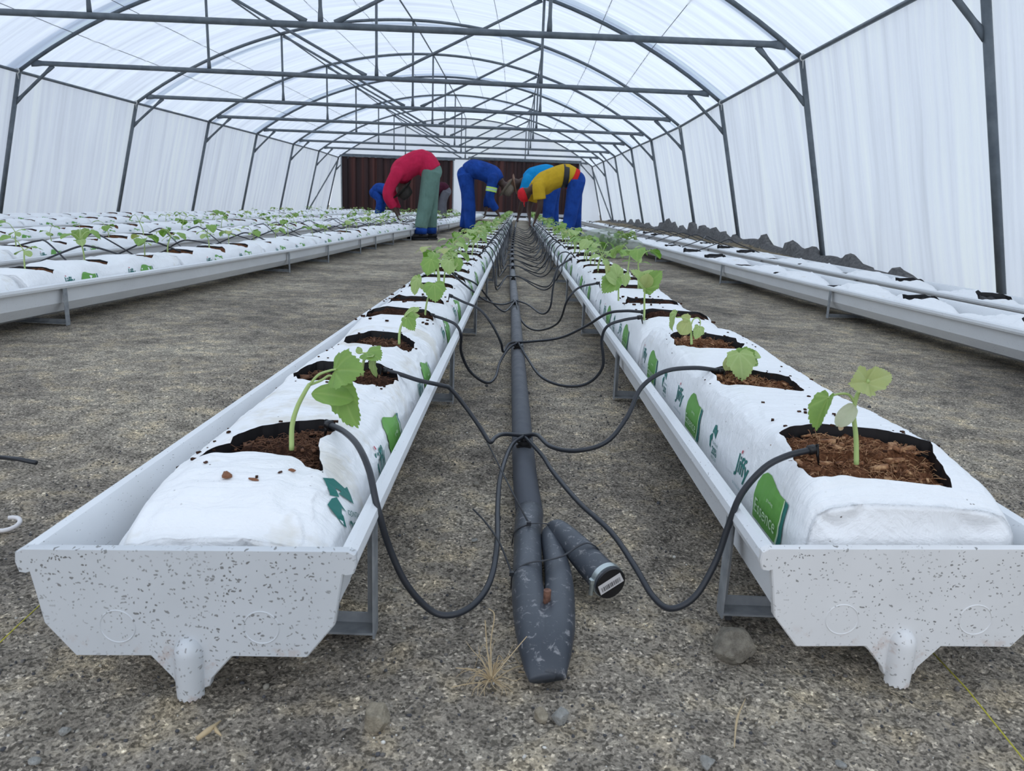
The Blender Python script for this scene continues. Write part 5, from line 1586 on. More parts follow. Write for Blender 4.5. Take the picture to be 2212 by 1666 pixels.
drip([f0, (-0.0098, 1.2900, 0.0673), (-0.0252, 1.2500, 0.0730), (-0.0337, 1.2200, 0.0738), (-0.0491, 1.2400, 0.0891), (-0.0747, 1.2600, 0.1178), (-0.1033, 1.2600, 0.1519), (-0.1183, 1.2500, 0.1610), (-0.1556, 1.2350, 0.1718), (-0.1874, 1.2250, 0.1838), (-0.2095, 1.2200, 0.1895)],
     'second left drip tube, crossing the trough rim into the second opening', GT)
drip([f0, (0.0473, 1.2800, 0.0709), (0.0682, 1.2000, 0.0762), (0.1060, 1.1500, 0.0869), (0.1527, 1.1500, 0.1034), (0.1858, 1.1700, 0.1409), (0.2078, 1.1900, 0.1842), (0.2468, 1.2100, 0.2081), (0.2999, 1.2300, 0.2121), (0.3451, 1.2400, 0.2070)],
     'second right drip tube, arching over the rim into the second right opening', GT)
f1 = (pipex(2.285), 2.285, 0.058)
drip([f1, (-0.0127, 2.2500, 0.0457), (-0.0374, 2.1500, 0.0224), (-0.0458, 2.0000, 0.0104), (-0.0675, 1.9200, 0.0126), (-0.1092, 1.9000, 0.0461), (-0.1315, 1.8800, 0.0997), (-0.1303, 1.8500, 0.1460), (-0.1434, 1.8500, 0.1720), (-0.1730, 1.8600, 0.1832), (-0.2038, 1.8800, 0.1884)],
     'third left drip tube, hanging in a loop beside the trough wall', GT)
drip([f1, (-0.0134, 2.2800, 0.0545), (-0.0300, 2.2200, 0.0394), (-0.0375, 2.2000, 0.0705), (-0.0664, 2.2000, 0.1243), (-0.1050, 2.2200, 0.1637), (-0.1551, 2.2500, 0.1799), (-0.1915, 2.2700, 0.1927)],
     'fourth left drip tube, rising from the second manifold to the left trough', GT)
drip([f1, (0.0561, 2.2500, 0.0682), (0.1326, 2.1500, 0.0994), (0.1940, 2.0500, 0.1508), (0.2399, 1.9800, 0.1964), (0.2805, 1.9300, 0.2120), (0.3203, 1.9000, 0.2152)],
     'third right drip tube, running up to the foot of the tall straight seedling', GT)
drip([f1, (0.0428, 2.1700, 0.0311), (0.0782, 1.9800, 0.0197), (0.1356, 1.9000, 0.0167), (0.1914, 1.8700, 0.0332), (0.2236, 1.8500, 0.0817), (0.2170, 1.8500, 0.1480), (0.2272, 1.8400, 0.1845), (0.2634, 1.8400, 0.2007), (0.3039, 1.8500, 0.2077)],
     'fourth right drip tube, sagging to the ground and back over the rim', GT)
f2 = (pipex(3.35), 3.35, 0.058)
drip([f2, (-0.0550, 3.2500, 0.0499), (-0.1154, 3.0000, 0.0937), (-0.1628, 2.8500, 0.1482), (-0.2048, 2.7500, 0.1956), (-0.2294, 2.7000, 0.2270)], 'fifth left drip tube, slanting over the rim from the third manifold', GT)
drip([f2, (-0.0281, 3.2000, 0.0376), (-0.0516, 3.1000, 0.0422), (-0.1035, 3.2000, 0.0700), (-0.1588, 3.1000, 0.1460), (-0.2090, 3.0000, 0.1812), (-0.2366, 3.0000, 0.1946)], 'sixth left drip tube, from the third manifold', GT)
drip([f2, (0.0541, 3.2500, 0.0541), (0.1066, 3.0000, 0.0507), (0.1362, 2.9500, 0.0823), (0.1447, 2.9500, 0.1636), (0.1590, 2.9500, 0.2352), (0.2086, 3.0000, 0.2691)], 'fifth right drip tube, rising steeply behind the third manifold', GT)
drip([f2, (0.0307, 3.0000, 0.0162), (0.0867, 2.8500, 0.0070), (0.1555, 2.7000, 0.0605), (0.1775, 2.6000, 0.1532), (0.2145, 2.6000, 0.1989), (0.2766, 2.6000, 0.2170)], 'sixth right drip tube, curling below the third manifold into the trough', GT)
dr = random.Random(12)
for k, y in enumerate(FIT[3:], 3):
    for s in (-1, 1):
        for q in range(3 if 4.9 < y < 10 else 2):
            row = RL if s < 0 else RR_
            ye = y + (q - 0.5) * 0.45 + dr.uniform(-.1, .1)
            xin = row.x(y) - s * 0.08; xr = row.x(y) - s * 0.150
            xm = pipex(y) + (xr - pipex(y)) * dr.uniform(0.55, 0.8)
            far = y > 9
            pts = [(pipex(y), y, 0.058), (pipex(y) + s * 0.04, y - 0.05, 0.060), (xm, y + (ye - y) * 0.5 - dr.uniform(0.05, 0.28), 0.010), (xr - s * 0.018, ye - 0.08, dr.uniform(0.08, 0.12)), (xr - s * 0.004, ye - 0.03, 0.158 + dr.uniform(0, 0.03)), ((xr + xin) / 2, ye, 0.205 + dr.uniform(0, .02)), (xin, ye + 0.01, 0.195)]
            drip(pts, 'thin black drip tube in the tangle over the far part of the pipe, %s side' % ('left' if s < 0 else 'right'), GT, stake=not far, r=0.0037)

# supply line and tubes between the first two left troughs
pb = [(-2.03, y, 0.02) for y in (1.2, 5, 10, 18, 26)]
pts = [((RA_.x(p[1]) + RB_.x(p[1])) / 2, p[1], 0.02) for p in pb]
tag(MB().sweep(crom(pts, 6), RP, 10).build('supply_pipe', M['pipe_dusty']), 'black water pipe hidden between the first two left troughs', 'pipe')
for i in range(22):
    y = 2.35 + i * 0.62; xm = (RA_.x(y) + RB_.x(y)) / 2
    for s, row in ((1, RA_), (-1, RB_)):
        ye = y + dr.uniform(-.3, .3); xr = row.x(ye) - s * 0.15
        pts = [(xm, y, 0.05), (xm + s * 0.06, y - 0.03, 0.12), (xr - s * 0.03, ye - .04, 0.20 + dr.uniform(0, .03)), (xr + s * 0.04, ye, 0.215 + dr.uniform(0, .025)), (row.x(ye) + dr.uniform(-.02, .03), ye + .02, 0.19)]
        drip(pts, 'black drip tube arching from between the first two left troughs', 'drip tubes of the left rows', stake=False, r=0.0042)
for i in range(9):
    y = 6.5 + i * 0.55; ye = y + dr.uniform(-.1, .2)
    xa_, xb_ = RF_.x(y), RG_.x(y)
    drip([(xa_ + 0.03, y, 0.16), (xa_ + 0.2, y, 0.23), ((xa_ + xb_) / 2, ye, 0.26), (xb_ - 0.2, ye, 0.23), (xb_, ye, 0.16)], 'thin black tube lying across the two right troughs', 'tubes across the right troughs', stake=False, r=0.004)

# ------------------------------------------------------------ things lying about
def rock(loc, size, sd, mt, label, cat='rock', sub=4, sharp=1.0, group=None, name='rock'):
    bm = bmesh.new(); bmesh.ops.create_icosphere(bm, subdivisions=sub, radius=1.0)
    r = np.random.RandomState(sd)
    planes = [(Vector(r.normal(size=3)).normalized(), r.uniform(0.50, 0.85)) for _ in range(22)]
    for v in bm.verts:
        p = v.co.copy()
        for n_, d_ in planes:
            t = p.dot(n_)
            if t > d_: p -= n_ * (t - d_) * sharp * 0.92
        q = float(vn(p.x * 3 + sd, p.y * 3 + p.z * 2.2, sd)) * 0.12 + float(vn(p.x * 9, p.y * 9 + p.z * 8, sd + 1)) * 0.05
        p *= 1 + q
        v.co = Vector((p.x * size[0], p.y * size[1], p.z * size[2]))
    zmin = min(v.co.z for v in bm.verts)
    me = bpy.data.meshes.new(name); bm.to_mesh(me); bm.free()
    o = link(name, me, mt, smooth=False); o.location = (loc[0], loc[1], float(ground_z(loc[0], loc[1])) - zmin * 0.80)
    return tag(o, label, cat, group)


rock((0.252, 0.742, 0), (0.031, 0.023, 0.0235), 4, M['rock'], 'big layered brown rock in front of the right trough stand', sharp=0.9)
rock((-0.110, 0.598, 0), (0.0160, 0.0135, 0.0150), 7, M['rock_tan'], 'rounded brown rock on the soil below the left drip tube')
rock((0.0395, 0.622, 0), (0.0080, 0.007, 0.0098), 9, M['rock_tan'], 'small tan pebble leaning against a greyer one, below the grass tuft', group=None)
rock((0.0570, 0.621, 0), (0.0120, 0.009, 0.0115), 11, M['rock_grey'], 'small greyish pebble touching the tan one, below the grass tuft')
rock((0.1815, 0.568, 0), (0.0088, 0.008, 0.008), 13, M['rock_grey'], 'pale grey stone at the bottom edge below the bent straw')
for i, p in enumerate([(0.3032, 0.5780, 0.0000), (-0.3833, 0.5379, 0.0000), (-0.0447, 0.9960, 0.0000), (-0.3801, 0.5753, 0.0000), (0.0876, 0.9631, 0.0000)]):
    rock(p, (0.0065, 0.006, 0.004), 20 + i, M['rock_grey'], ['grey pebble near the lower right corner', 'grey pebble near the lower left corner', 'grey pebble left of the pipe above the fold', 'grey pebble under the left trough end', 'grey pebble right of the pipe above the capped tail'][i], cat='pebble', sub=2, name='pebble')

# tuft of dry grass
e = empty('dry_grass_tuft', (-0.0090, 0.6690, 0.0000), label='tuft of dry straw-coloured grass in front of the folded pipe', cat='grass')
gr = random.Random(5); mb = MB()
for i in range(46):
    a = gr.uniform(0, 6.28); ln = gr.uniform(0.012, 0.040); h = gr.uniform(0.004, 0.026) * (1.5 if gr.random() < 0.25 else 0.8); c = gr.uniform(-0.4, 0.4)
    if math.sin(a) < -0.3: h *= 0.35
    pts = [(0.002 * math.cos(a), 0.002 * math.sin(a), 0.0), (ln * .35 * math.cos(a), ln * .35 * math.sin(a), h * .7), (ln * .75 * math.cos(a + c * .4), ln * .75 * math.sin(a + c * .4), h * (1.0 if gr.random() < .6 else .5)), (ln * math.cos(a + c), ln * math.sin(a + c), h * gr.choice([1.25, 0.5, 0.05]))]
    mb.sweep(crom(pts, 4), [0.00055 * (1 - 0.05 * j) for j in range(13)], 4, caps=False)
mb.build('blades', M['dry'], e)
rel0 = Vector((-0.0090, 0.6690, 0.0000))
mb = MB()
for P4 in ([(-0.0099, 0.6550, 0.0147), (-0.0147, 0.6700, 0.0352), (-0.0177, 0.6800, 0.0596)], [(-0.0089, 0.6550, 0.0137), (-0.0112, 0.6700, 0.0405), (-0.0087, 0.6800, 0.0651), (-0.0146, 0.6900, 0.0668)], [(-0.0081, 0.6600, 0.0088), (0.0076, 0.6700, 0.0259), (0.0244, 0.6800, 0.0435)],
           [(-0.0071, 0.6662, 0.0020), (0.0177, 0.6912, 0.0020), (0.0486, 0.6932, 0.0020), (0.0506, 0.6837, 0.0020), (0.0177, 0.6816, 0.0020)], [(-0.0099, 0.6660, 0.0020), (-0.0245, 0.6805, 0.0020), (-0.0459, 0.6846, 0.0020)], [(-0.0098, 0.6645, 0.0020), (-0.0324, 0.6586, 0.0020), (-0.0478, 0.6524, 0.0020)]):
    mb.sweep([tuple(p - rel0) for p in crom(P4, 6)], 0.0006, 4, caps=False)
mb.build('blades', M['dry'], e)

for pts, lb, r_ in (([(0.2389, 0.6520, 0.0020), (0.2189, 0.6120, 0.0080), (0.2087, 0.5820, 0.0020)], 'single bent straw on the soil near the bottom right', 0.0012),
                    ([(0.0934, 0.9574, 0.0030), (0.1273, 0.9800, 0.0040), (0.1599, 1.0339, 0.0020)], 'thin twig right of the pipe', 0.0006)):
    tag(MB().sweep(crom(pts, 6), [r_ * (1 - abs(i - 6) / 9) for i in range(len(crom(pts, 6)))], 5).build('straw_blade', M['dry']), lb, 'straw')
b = (-0.2551, 0.5794, 0.0000)
e = empty('twig', b, label='short forked tan twig on the soil below the left trough end', cat='twig')
B = Vector(b)
MB().sweep([tuple(Vector(p) - B) for p in ((-0.2600, 0.5652, 0.0030), (-0.2535, 0.5743, 0.0050), (-0.2482, 0.5888, 0.0040))], [.0022, .0028, .0006], 6).build('stem', M['dry'], e)
MB().sweep([tuple(Vector(p) - B) for p in ((-0.2517, 0.5818, 0.0040), (-0.2465, 0.5748, 0.0040), (-0.2408, 0.5704, 0.0030))], [.0013, .0018, .0006], 6).build('branch', M['dry'], e)

for pts, mt, lb, r_ in (([(-0.5164, 0.6954, 0.0040), (-0.5189, 0.7290, 0.0040), (-0.5229, 0.7936, 0.0040)], 'string', 'yellow string on the ground at the lower left edge', 0.0007),
                        ([(0.4696, 0.7477, 0.0040), (0.4701, 0.6781, 0.0040), (0.4620, 0.5777, 0.0040), (0.4600, 0.5459, 0.0040)], 'string', 'yellow string stretched along the ground under the right trough end', 0.0008),
                        ([(1.60, 7.0, .06), (1.61, 5.0, .075), (1.645, 3.3, .08), (1.70, 2.2, .075)], 'string_pale', 'pale string stretched over the right aisle beside the sunken-bag trough', 0.0014)):
    tag(MB().sweep([Vector(p) for p in pts], r_, 5).build('string', M[mt]), lb, 'string')

# chips of coir and wood on the near left bag
def chip(px_, size, sd, mt, lb):
    z = float(bL.zt(np.array([px_[0] + 0.276]), np.array([px_[1] - 0.668]))[0])
    bm = bmesh.new(); bmesh.ops.create_icosphere(bm, subdivisions=2, radius=1.0); r = np.random.RandomState(sd)
    for v in bm.verts: v.co = Vector((v.co.x * size[0], v.co.y * size[1], v.co.z * size[2])) * (1 + r.uniform(-.25, .25))
    me = bpy.data.meshes.new('coir_chip'); bm.to_mesh(me); bm.free()
    o = link('coir_chip', me, mt, smooth=False); o.location = (px_[0], px_[1], z + size[2] * 0.7); o.rotation_euler = (0, 0, r.uniform(0, 3))
    tag(o, lb, 'chip', 'coir chips on the near left bag')
M['chip'] = mat('brown_chip', (0.23, 0.10, 0.05), 0.9); M['chip_d'] = mat('dark_chip', (0.07, 0.03, 0.02), 0.9)
for p, s, mt, lb in (((-0.2944, 0.7489, 0.1780), (.0078, .005, .0032), 'chip', 'largest brown coir chip on the near left bag'), ((-0.2645, 0.7440, 0.1810), (.006, .0018, .0018), 'chip', 'thin splinter of coir right of the largest chip'),
                     ((-0.2414, 0.7581, 0.1820), (.003, .0014, .0012), 'chip_d', 'small dark coir splinter on the near left bag'), ((-0.2312, 0.7652, 0.1820), (.0042, .0022, .0016), 'chip', 'reddish coir chip nearest the black opening'),
                     ((-0.3282, 0.7786, 0.1760), (.0028, .002, .0014), 'chip_d', 'dark crumb left of the largest chip')):
    chip(p, s, 31 + int(p[0] * 1000) % 13, M[mt], lb)
# crumbs spilled over the centre bags
for row, nm, z0, bagf in ((RL, 'left', .192, bL), (RR_, 'right', .206, bR)):
    cr2 = np.random.RandomState(5 if nm == 'left' else 6); mb = MB()
    y_a = 0.70; n_ = 0
    ys2 = []
    for y0, cc in (((0.668 if nm == 'left' else 0.722), (0.19, 0.5, 0.83)),) + tuple(((1.715 if nm == 'left' else 1.765) + 1.035 * i, (0.16, 0.5, 0.84)) for i in range(7)):
        for c in cc:
            for _ in range(20 if y0 < 1.5 else 34):
                y = y0 + c + cr2.normal() * 0.065; x = row.x(y) + cr2.uniform(-.095, .095)
                s = cr2.uniform(.0010, .0030) * (1.0 if y0 < 1.5 else 1.7)
                if y0 < 1.5: z = float(bagf.zt(np.array([x - (-0.276 if nm == 'left' else 0.412)]), np.array([y - y0]))[0])
                else: z = z0 - 0.004 - 6.0 * max(0, abs(x - row.x(y)) - 0.06) ** 2 + (x - row.x(y)) * 0.0
                if not np.isfinite(z): continue
                mb.box((x, y, z + s * 0.3), (s * 1.8, s * 1.2, s * 0.9), Matrix.Rotation(cr2.uniform(0, 3), 3, 'Z'))
    tag(mb.build('coir_crumbs', M['coir_dark'], smooth=False), 'dark coir crumbs spilled over the bags of the %s centre trough' % nm, 'coir crumbs', kind='stuff')

# bits of plastic at the left
b = (-0.6955, 0.9782, 0.0000)
th_ = [(b[0] + 0.016 * math.cos(a), b[1] + 0.016 * math.sin(a), 0.004 + .003 * math.sin(a)) for a in np.linspace(-2.2, 2.0, 14)]
tag(MB().sweep(th_, (0.0032), 6).build('plastic_hook', M['label']), 'curled scrap of white plastic on the soil at the left edge', 'scrap')
tag(MB().sweep([(-0.8786, 1.2398, 0.0060), (-0.8393, 1.2288, 0.0080), (-0.8036, 1.2194, 0.0060)], 0.004, 8).build('tube_offcut', M['tube']), 'short black tube offcut at the left edge', 'tube')

# net bag of seedlings standing in the right aisle
nb = empty('net_bag', (0.93, 7.75, 0), label='translucent net bag stuffed with green seedlings in the right aisle', cat='bag')
m = bpy.data.materials.new('net_film'); m.use_nodes = True; p = P(m); p.inputs['Base Color'].default_value = (0.78, 0.84, 0.76, 1); p.inputs['Roughness'].default_value = 0.4
tr1 = N(m, 'ShaderNodeBsdfTransparent'); ms = N(m, 'ShaderNodeMixShader', Fac=0.34); tl1 = N(m, 'ShaderNodeBsdfTranslucent'); tl1.inputs['Color'].default_value = (0.80, 0.88, 0.74, 1); ms0 = N(m, 'ShaderNodeMixShader', Fac=0.55); L(m, p.outputs[0], ms0.inputs[1]); L(m, tl1.outputs[0], ms0.inputs[2]); L(m, tr1.outputs[0], ms.inputs[1]); L(m, ms0.outputs[0], ms.inputs[2]); L(m, ms.outputs[0], m.node_tree.nodes['Material Output'].inputs['Surface'])
bump(m, noise(m, coords(m), 20, 5, 0.7, 1.5), 1.0, 0.05)
bm = bmesh.new(); bmesh.ops.create_icosphere(bm, subdivisions=4, radius=1.0)
for v in bm.verts:
    p_ = v.co; q = 1 + 0.28 * float(vn(p_.x * 2.3, p_.y * 2.3 + p_.z * 2, 81)) + 0.10 * float(vn(p_.x * 7, p_.y * 7 + p_.z * 6, 82))
    v.co = Vector((p_.x * 0.33 * q, p_.y * 0.22 * q, max(-0.11, p_.z * 0.145 * q + 0.02 - 0.03 * p_.x) + 0.11))
bmesh.ops.delete(bm, geom=[f for f in bm.faces if f.calc_center_median().x > 0.10 and f.calc_center_median().z > 0.19], context='FACES')
me = bpy.data.meshes.new('netting'); bm.to_mesh(me); bm.free(); link('netting', me, m, nb)
gm = MB(); g2 = random.Random(3)
M['leaf_dark'] = mat('bagged_leaf', (0.22, 0.38, 0.10), 0.7)
LF = leaf_mesh(1.0, 'true', 0.8, 0.2, 20, 3, 3)
lv = [v.co.copy() for v in LF.vertices]; lf = [tuple(p.vertices) for p in LF.polygons]
def bunch(n, cx, cy, cz, rx, ry, rz_, s0, s1):
    mb = MB()
    for i in range(n):
        c = Vector((cx + g2.gauss(0, rx), cy + g2.gauss(0, ry), max(0.045, cz + g2.gauss(0, rz_)))); s = g2.uniform(s0, s1)
        mt_ = Matrix.Rotation(g2.uniform(0, 6.28), 3, 'Z') @ Matrix.Rotation(g2.uniform(-0.9, 0.9), 3, 'X')
        mb.add([c + mt_ @ (v * s) for v in lv], lf)
    return mb
s_ = bunch(240, -0.05, 0, 0.125, 0.10, 0.058, 0.045, 0.03, 0.06).build('packed_leaves', M['leaf_dark'], nb); s_['kind'] = 'stuff'
s_ = bunch(80, 0.15, -0.02, 0.225, 0.055, 0.05, 0.018, 0.025, 0.045).build('protruding_leaves', M['leaf_pale'], nb); s_['kind'] = 'stuff'

# ------------------------------------------------------------ people
def blob(name, sweeps, balls, voxel, mt, parent, smooth_it=6, label=None):
    mb = MB()
    for pts, rad in sweeps: mb.sweep(pts, rad, 14, lat=(0, 1, 0))
    for c, r in balls: mb.ball(c, r, 16, 12)
    me = mb.mesh(name); tmp = bpy.data.objects.new('tmp', me); C.objects.link(tmp)
    rm = tmp.modifiers.new('r', 'REMESH'); rm.mode = 'VOXEL'; rm.voxel_size = voxel
    sm = tmp.modifiers.new('s', 'SMOOTH'); sm.factor = 0.6; sm.iterations = smooth_it
    dg = bpy.context.evaluated_depsgraph_get()
    out = bpy.data.meshes.new_from_object(tmp.evaluated_get(dg))
    bpy.data.objects.remove(tmp); bpy.data.meshes.remove(me)
    o = link(name, out, mt, parent)
    if label: o['label'] = label
    return o


def spl(P_, R_, k=4):
    pts = crom(P_, k); n = len(pts); ra = []
    for i in range(n):
        t = i / k; j = min(int(t), len(R_) - 2); f = min(t - j, 1)
        a, b = R_[j], R_[j + 1]
        a = (a, a) if isinstance(a, (int, float)) else a; b = (b, b) if isinstance(b, (int, float)) else b
        ra.append((a[0] + (b[0] - a[0]) * f, a[1] + (b[1] - a[1]) * f))
    return pts, ra


def cloth(name, col, var=0.8):
    m = mat(name, rough=0.9, spec=0.15)
    L(m, ramp(m, noise(m, coords(m), 7, 4, 0.6), [(0.35, tuple(c * var for c in col)), (0.65, col)]), P(m).inputs['Base Color'])
    bump(m, noise(m, coords(m, (1, 1, 0.5)), 16, 3, 0.5), 0.7, 0.03)
    return m


M['skin'] = mat('dark_skin', (0.075, 0.040, 0.028), 0.55)
M['shoe'] = mat('black_shoe', (0.015, 0.015, 0.018), 0.5)
M['hair'] = mat('black_hair', (0.01, 0.009, 0.009), 0.9)
M['eye'] = mat('eye_white', (0.6, 0.57, 0.52), 0.3)


def person(loc, s, spec, label):
    """s=+1 bends toward +x, -1 toward -x; profile points are (forward, z)"""
    root = empty('person', loc, spec.get('rz', 0), label=label, cat='person', group=None)
    if 'group' in root.keys(): del root['group']
    X = lambda f, y, z: (s * f, y, z)
    hipL, hipR = X(spec['hip'][0], -0.095, spec['hip'][1]), X(spec['hip'][0], 0.095, spec['hip'][1])
    k = spec
    legs = []
    for sg, ft in ((-1, k['footN']), (1, k['footF'])):
        h = X(k['hip'][0], sg * 0.095, k['hip'][1]); kn = X((k['hip'][0] + ft) / 2 + k.get('knee', 0.02), sg * 0.11, 0.49); an = X(ft, sg * 0.12, 0.09)
        legs.append((h, kn, an, sg, ft))
    tors = [X(k['hip'][0], 0, k['hip'][1]), X(*[k['waist'][0], 0, k['waist'][1]]), X(k['chest'][0], 0, k['chest'][1]), X(k['neck'][0], 0, k['neck'][1])]
    skin_s, skin_b = [], []
    pts, ra = spl(tors, [(0.150, 0.115), (0.130, 0.10), (0.150, 0.105), (0.07, 0.06)]); skin_s.append((pts, ra))
    for h, kn, an, sg, ft in legs:
        skin_s.append(spl([h, kn, an], [0.085, 0.058, 0.04])); skin_s.append(([an, (an[0] + s * 0.10, an[1], 0.04)], [0.038, 0.032]))
    nk = Vector(tors[-1]); hd = Vector(X(k['head'][0], 0, k['head'][1]))
    skin_s.append(([nk, nk.lerp(hd, 0.6)], [0.058, 0.052]))
    fd = Vector((s * k['face'][0], 0, k['face'][1])).normalized(); upv = (hd - nk).normalized()
    # skull + jaw
    skin_b += [(hd, (0.080, 0.072, 0.092)), (hd + fd * 0.035 - upv * 0.0, (0.055, 0.058, 0.062)), (hd + fd * 0.098, (0.014, 0.013, 0.014))]
    arms = []
    for sg, key in ((-1, 'armN'), (1, 'armF')):
        A = k[key]; sh = X(k['shoulder'][0], sg * 0.175, k['shoulder'][1]); el = X(A[0][0], sg * 0.19, A[0][1]); wr = X(A[1][0], sg * 0.12, A[1][1])
        arms.append((sh, el, wr, sg))
        skin_s.append(spl([sh, el, wr], [0.050, 0.038, 0.026]))
        w_, d = Vector(wr), (Vector(wr) - Vector(el)).normalized()
        palm = w_ + d * 0.05
        skin_s.append(([w_, palm, w_ + d * 0.085], [(0.034, 0.018), (0.040, 0.016), (0.038, 0.013)]))
        for j, (fy, fl) in enumerate(((-0.030, 0.070), (-0.010, 0.082), (0.010, 0.076), (0.029, 0.060))):
            b = w_ + d * 0.080 + Vector((0, fy, 0)); c1 = b + d * fl * 0.5 + Vector((s * 0.006, fy * 0.25, 0)); c2 = b + d * fl * 0.85 + Vector((-s * 0.020, fy * 0.3, 0)); 
            skin_s.append(([b, c1, c2], [0.0095, 0.009, 0.007]))
        tb = w_ + d * 0.03 + Vector((0, -sg * 0.034, 0)); skin_s.append(([tb, tb + d * 0.035 + Vector((0, -sg * 0.022, 0)), tb + d * 0.060 + Vector((-s * 0.01, -sg * 0.016, 0))], [0.012, 0.0105, 0.008]))
    body = blob('body', skin_s, skin_b, 0.0085, M['skin'], root, 3)
    # face details
    side = Vector((0, 1, 0))
    for q in (-1, 1):
        ec = hd + fd * 0.078 + side * q * 0.030 + upv * 0.006
        MB().ball(ec, 0.0105, 10, 8).build('eye', M['eye'], root)
        MB().ball(hd + side * q * 0.074, (0.020, 0.010, 0.028), 10, 8).build('ear', M['skin'], root)
    # trousers
    sw = []
    pc = Vector(X(k['hip'][0], 0, k['hip'][1]))
    for h, kn, an, sg, ft in legs:
        sw.append(spl([h, kn, (an[0], an[1], 0.10 + k.get('hem', 0))], [(0.118, 0.125), (0.098, 0.098), (0.088, 0.085)]))
    ws = Vector(tors[1])
    bl = [(pc, (0.14, 0.175, 0.135))]
    sw.append(([pc, pc.lerp(ws, 0.55)], [(0.170, 0.135), (0.155, 0.125)]))
    blob('trousers', sw, bl, 0.014, k['trousers'], root, 5)
    # shirt
    pts, ra = spl([tuple(pc.lerp(ws, k.get('hemline', 0.35))), tors[1], tors[2], tuple(nk.lerp(Vector(tors[2]), 0.15))], [(0.185, 0.150), (0.178, 0.15), (0.195, 0.150), (0.10, 0.09)])
    sw = [(pts, ra)]
    for sh, el, wr, sg in arms:
        S_, E_, W_ = Vector(sh), Vector(el), Vector(wr)
        if k['sleeve'] == 'long': sw.append(spl([Vector(tors[2]).lerp(S_, 0.6), S_, E_, E_.lerp(W_, 0.8)], [0.09, 0.085, 0.068, 0.056]))
        else: sw.append(spl([Vector(tors[2]).lerp(S_, 0.6), S_, S_.lerp(E_, 0.72)], [0.09, 0.088, 0.088]))
    sbl = [(Vector(tors[2]) + Vector((0, 0, -0.03)), (0.15, 0.16, 0.14))]
    shirt = blob('shirt', sw, sbl, 0.013, k['shirt'], root, 5)
    for h, kn, an, sg, ft in legs:
        mb = MB(); A = Vector(an)
        mb.sweep([(A.x - s * 0.09, A.y, 0.045), (A.x - s * 0.05, A.y, 0.055), (A.x + s * 0.03, A.y, 0.055), (A.x + s * 0.12, A.y, 0.042), (A.x + s * 0.175, A.y, 0.035)], [(0.035, 0.03), (0.043, 0.045), (0.045, 0.052), (0.048, 0.036), (0.03, 0.022)], 14, lat=(0, 1, 0))
        mb.sweep([(A.x, A.y, 0.05), (A.x, A.y, 0.12)], 0.05, 12)
        mb.box((A.x + s * 0.04, A.y, 0.010), (0.27, 0.092, 0.02))
        mb.build('shoe', M['shoe'], root)
    # headgear
    hat = k['hat']
    if hat:
        kind, col = hat; hm = cloth('headgear_' + kind, col, 0.8)
        crown_dir = (upv * 0.9 - fd * 0.25).normalized()
        a = hd - crown_dir * -0.015
        if kind == 'brim':
            rings_p = [a, a + crown_dir * 0.03, a + crown_dir * 0.07, a + crown_dir * 0.10, a + crown_dir * 0.112]
            mb = MB().sweep(rings_p, [(0.094, 0.100), (0.092, 0.098), (0.086, 0.090), (0.070, 0.074), (0.03, 0.03)], 22, lat=(0, 1, 0))
            mb.sweep([a - crown_dir * 0.022, a - crown_dir * 0.004, a + crown_dir * 0.006], [(0.165, 0.170), (0.140, 0.145), (0.094, 0.10)], 26, lat=(0, 1, 0))
            h_ = mb.build('hat', hm, root); h_['label'] = 'broad-brimmed sun hat'
        elif kind == 'cap':
            mb = MB().sweep([a - crown_dir * 0.02, a + crown_dir * 0.03, a + crown_dir * 0.065, a + crown_dir * 0.088], [(0.090, 0.100), (0.088, 0.096), (0.07, 0.075), (0.02, 0.02)], 20, lat=(0, 1, 0))
            pk = a + fd * 0.08
            mb.sweep([pk - crown_dir * 0.01, pk + fd * 0.05 - crown_dir * 0.02, pk + fd * 0.095 - crown_dir * 0.035], [(0.070, 0.008), (0.066, 0.006), (0.035, 0.004)], 14, lat=(0, 1, 0))
            h_ = mb.build('cap', hm, root)
    else:
        MB().ball(hd - fd * 0.018 + upv * 0.012, (0.084, 0.080, 0.094), 16, 12).build('hair', M['hair'], root)
    for nm, fn in k.get('extra', []): fn(root, X, tors, arms, legs)
    return root


def band(mt, t0, width, which):
    def fn(root, X, tors, arms, legs):
        for sh, el, wr, sg in arms:
            if which and sg != which: continue
            S_, E_ = Vector(sh), Vector(el); d = (E_ - S_).normalized(); c = S_.lerp(E_, t0)
            for q, (cc, w0, w1) in enumerate((('y', -1, -0.35), ('s', -0.35, 0.35), ('y', 0.35, 1))):
                MB().sweep([c + d * width * w0, c + d * width * w1], (0.0865 + (0.0005 if cc == 's' else 0)), 18, caps=False).build('reflective_band', M['hi'] if cc == 'y' else M['silver'], root)
    return fn


M['hi'] = mat('lime_tape', (0.55, 0.85, 0.16), 0.5); M['silver'] = mat('silver_tape', (0.45, 0.62, 0.55), 0.35)
blue = cloth('royal_blue_workwear', (0.018, 0.075, 0.36), 0.6)
green = cloth('sage_green_trousers', (0.16, 0.27, 0.225), 0.8)
red = cloth('crimson_jacket', (0.62, 0.025, 0.085), 0.8)
yellow = cloth('mustard_shirt', (0.66, 0.42, 0.03), 0.85)
cyan = cloth('cyan_shirt', (0.01, 0.30, 0.66), 0.85)
maroon = cloth('dark_maroon_shirt', (0.07, 0.015, 0.03), 0.8)
greyc = cloth('grey_trousers', (0.16, 0.16, 0.18), 0.8)


def cuffs(root, X, tors, arms, legs):
    for h, kn, an, sg, ft in legs:
        MB().sweep([(an[0], an[1], 0.075), (an[0] , an[1], 0.150)], [(0.080, 0.082), (0.083, 0.085)], 18).build('inner_trouser_cuff', blue, root)


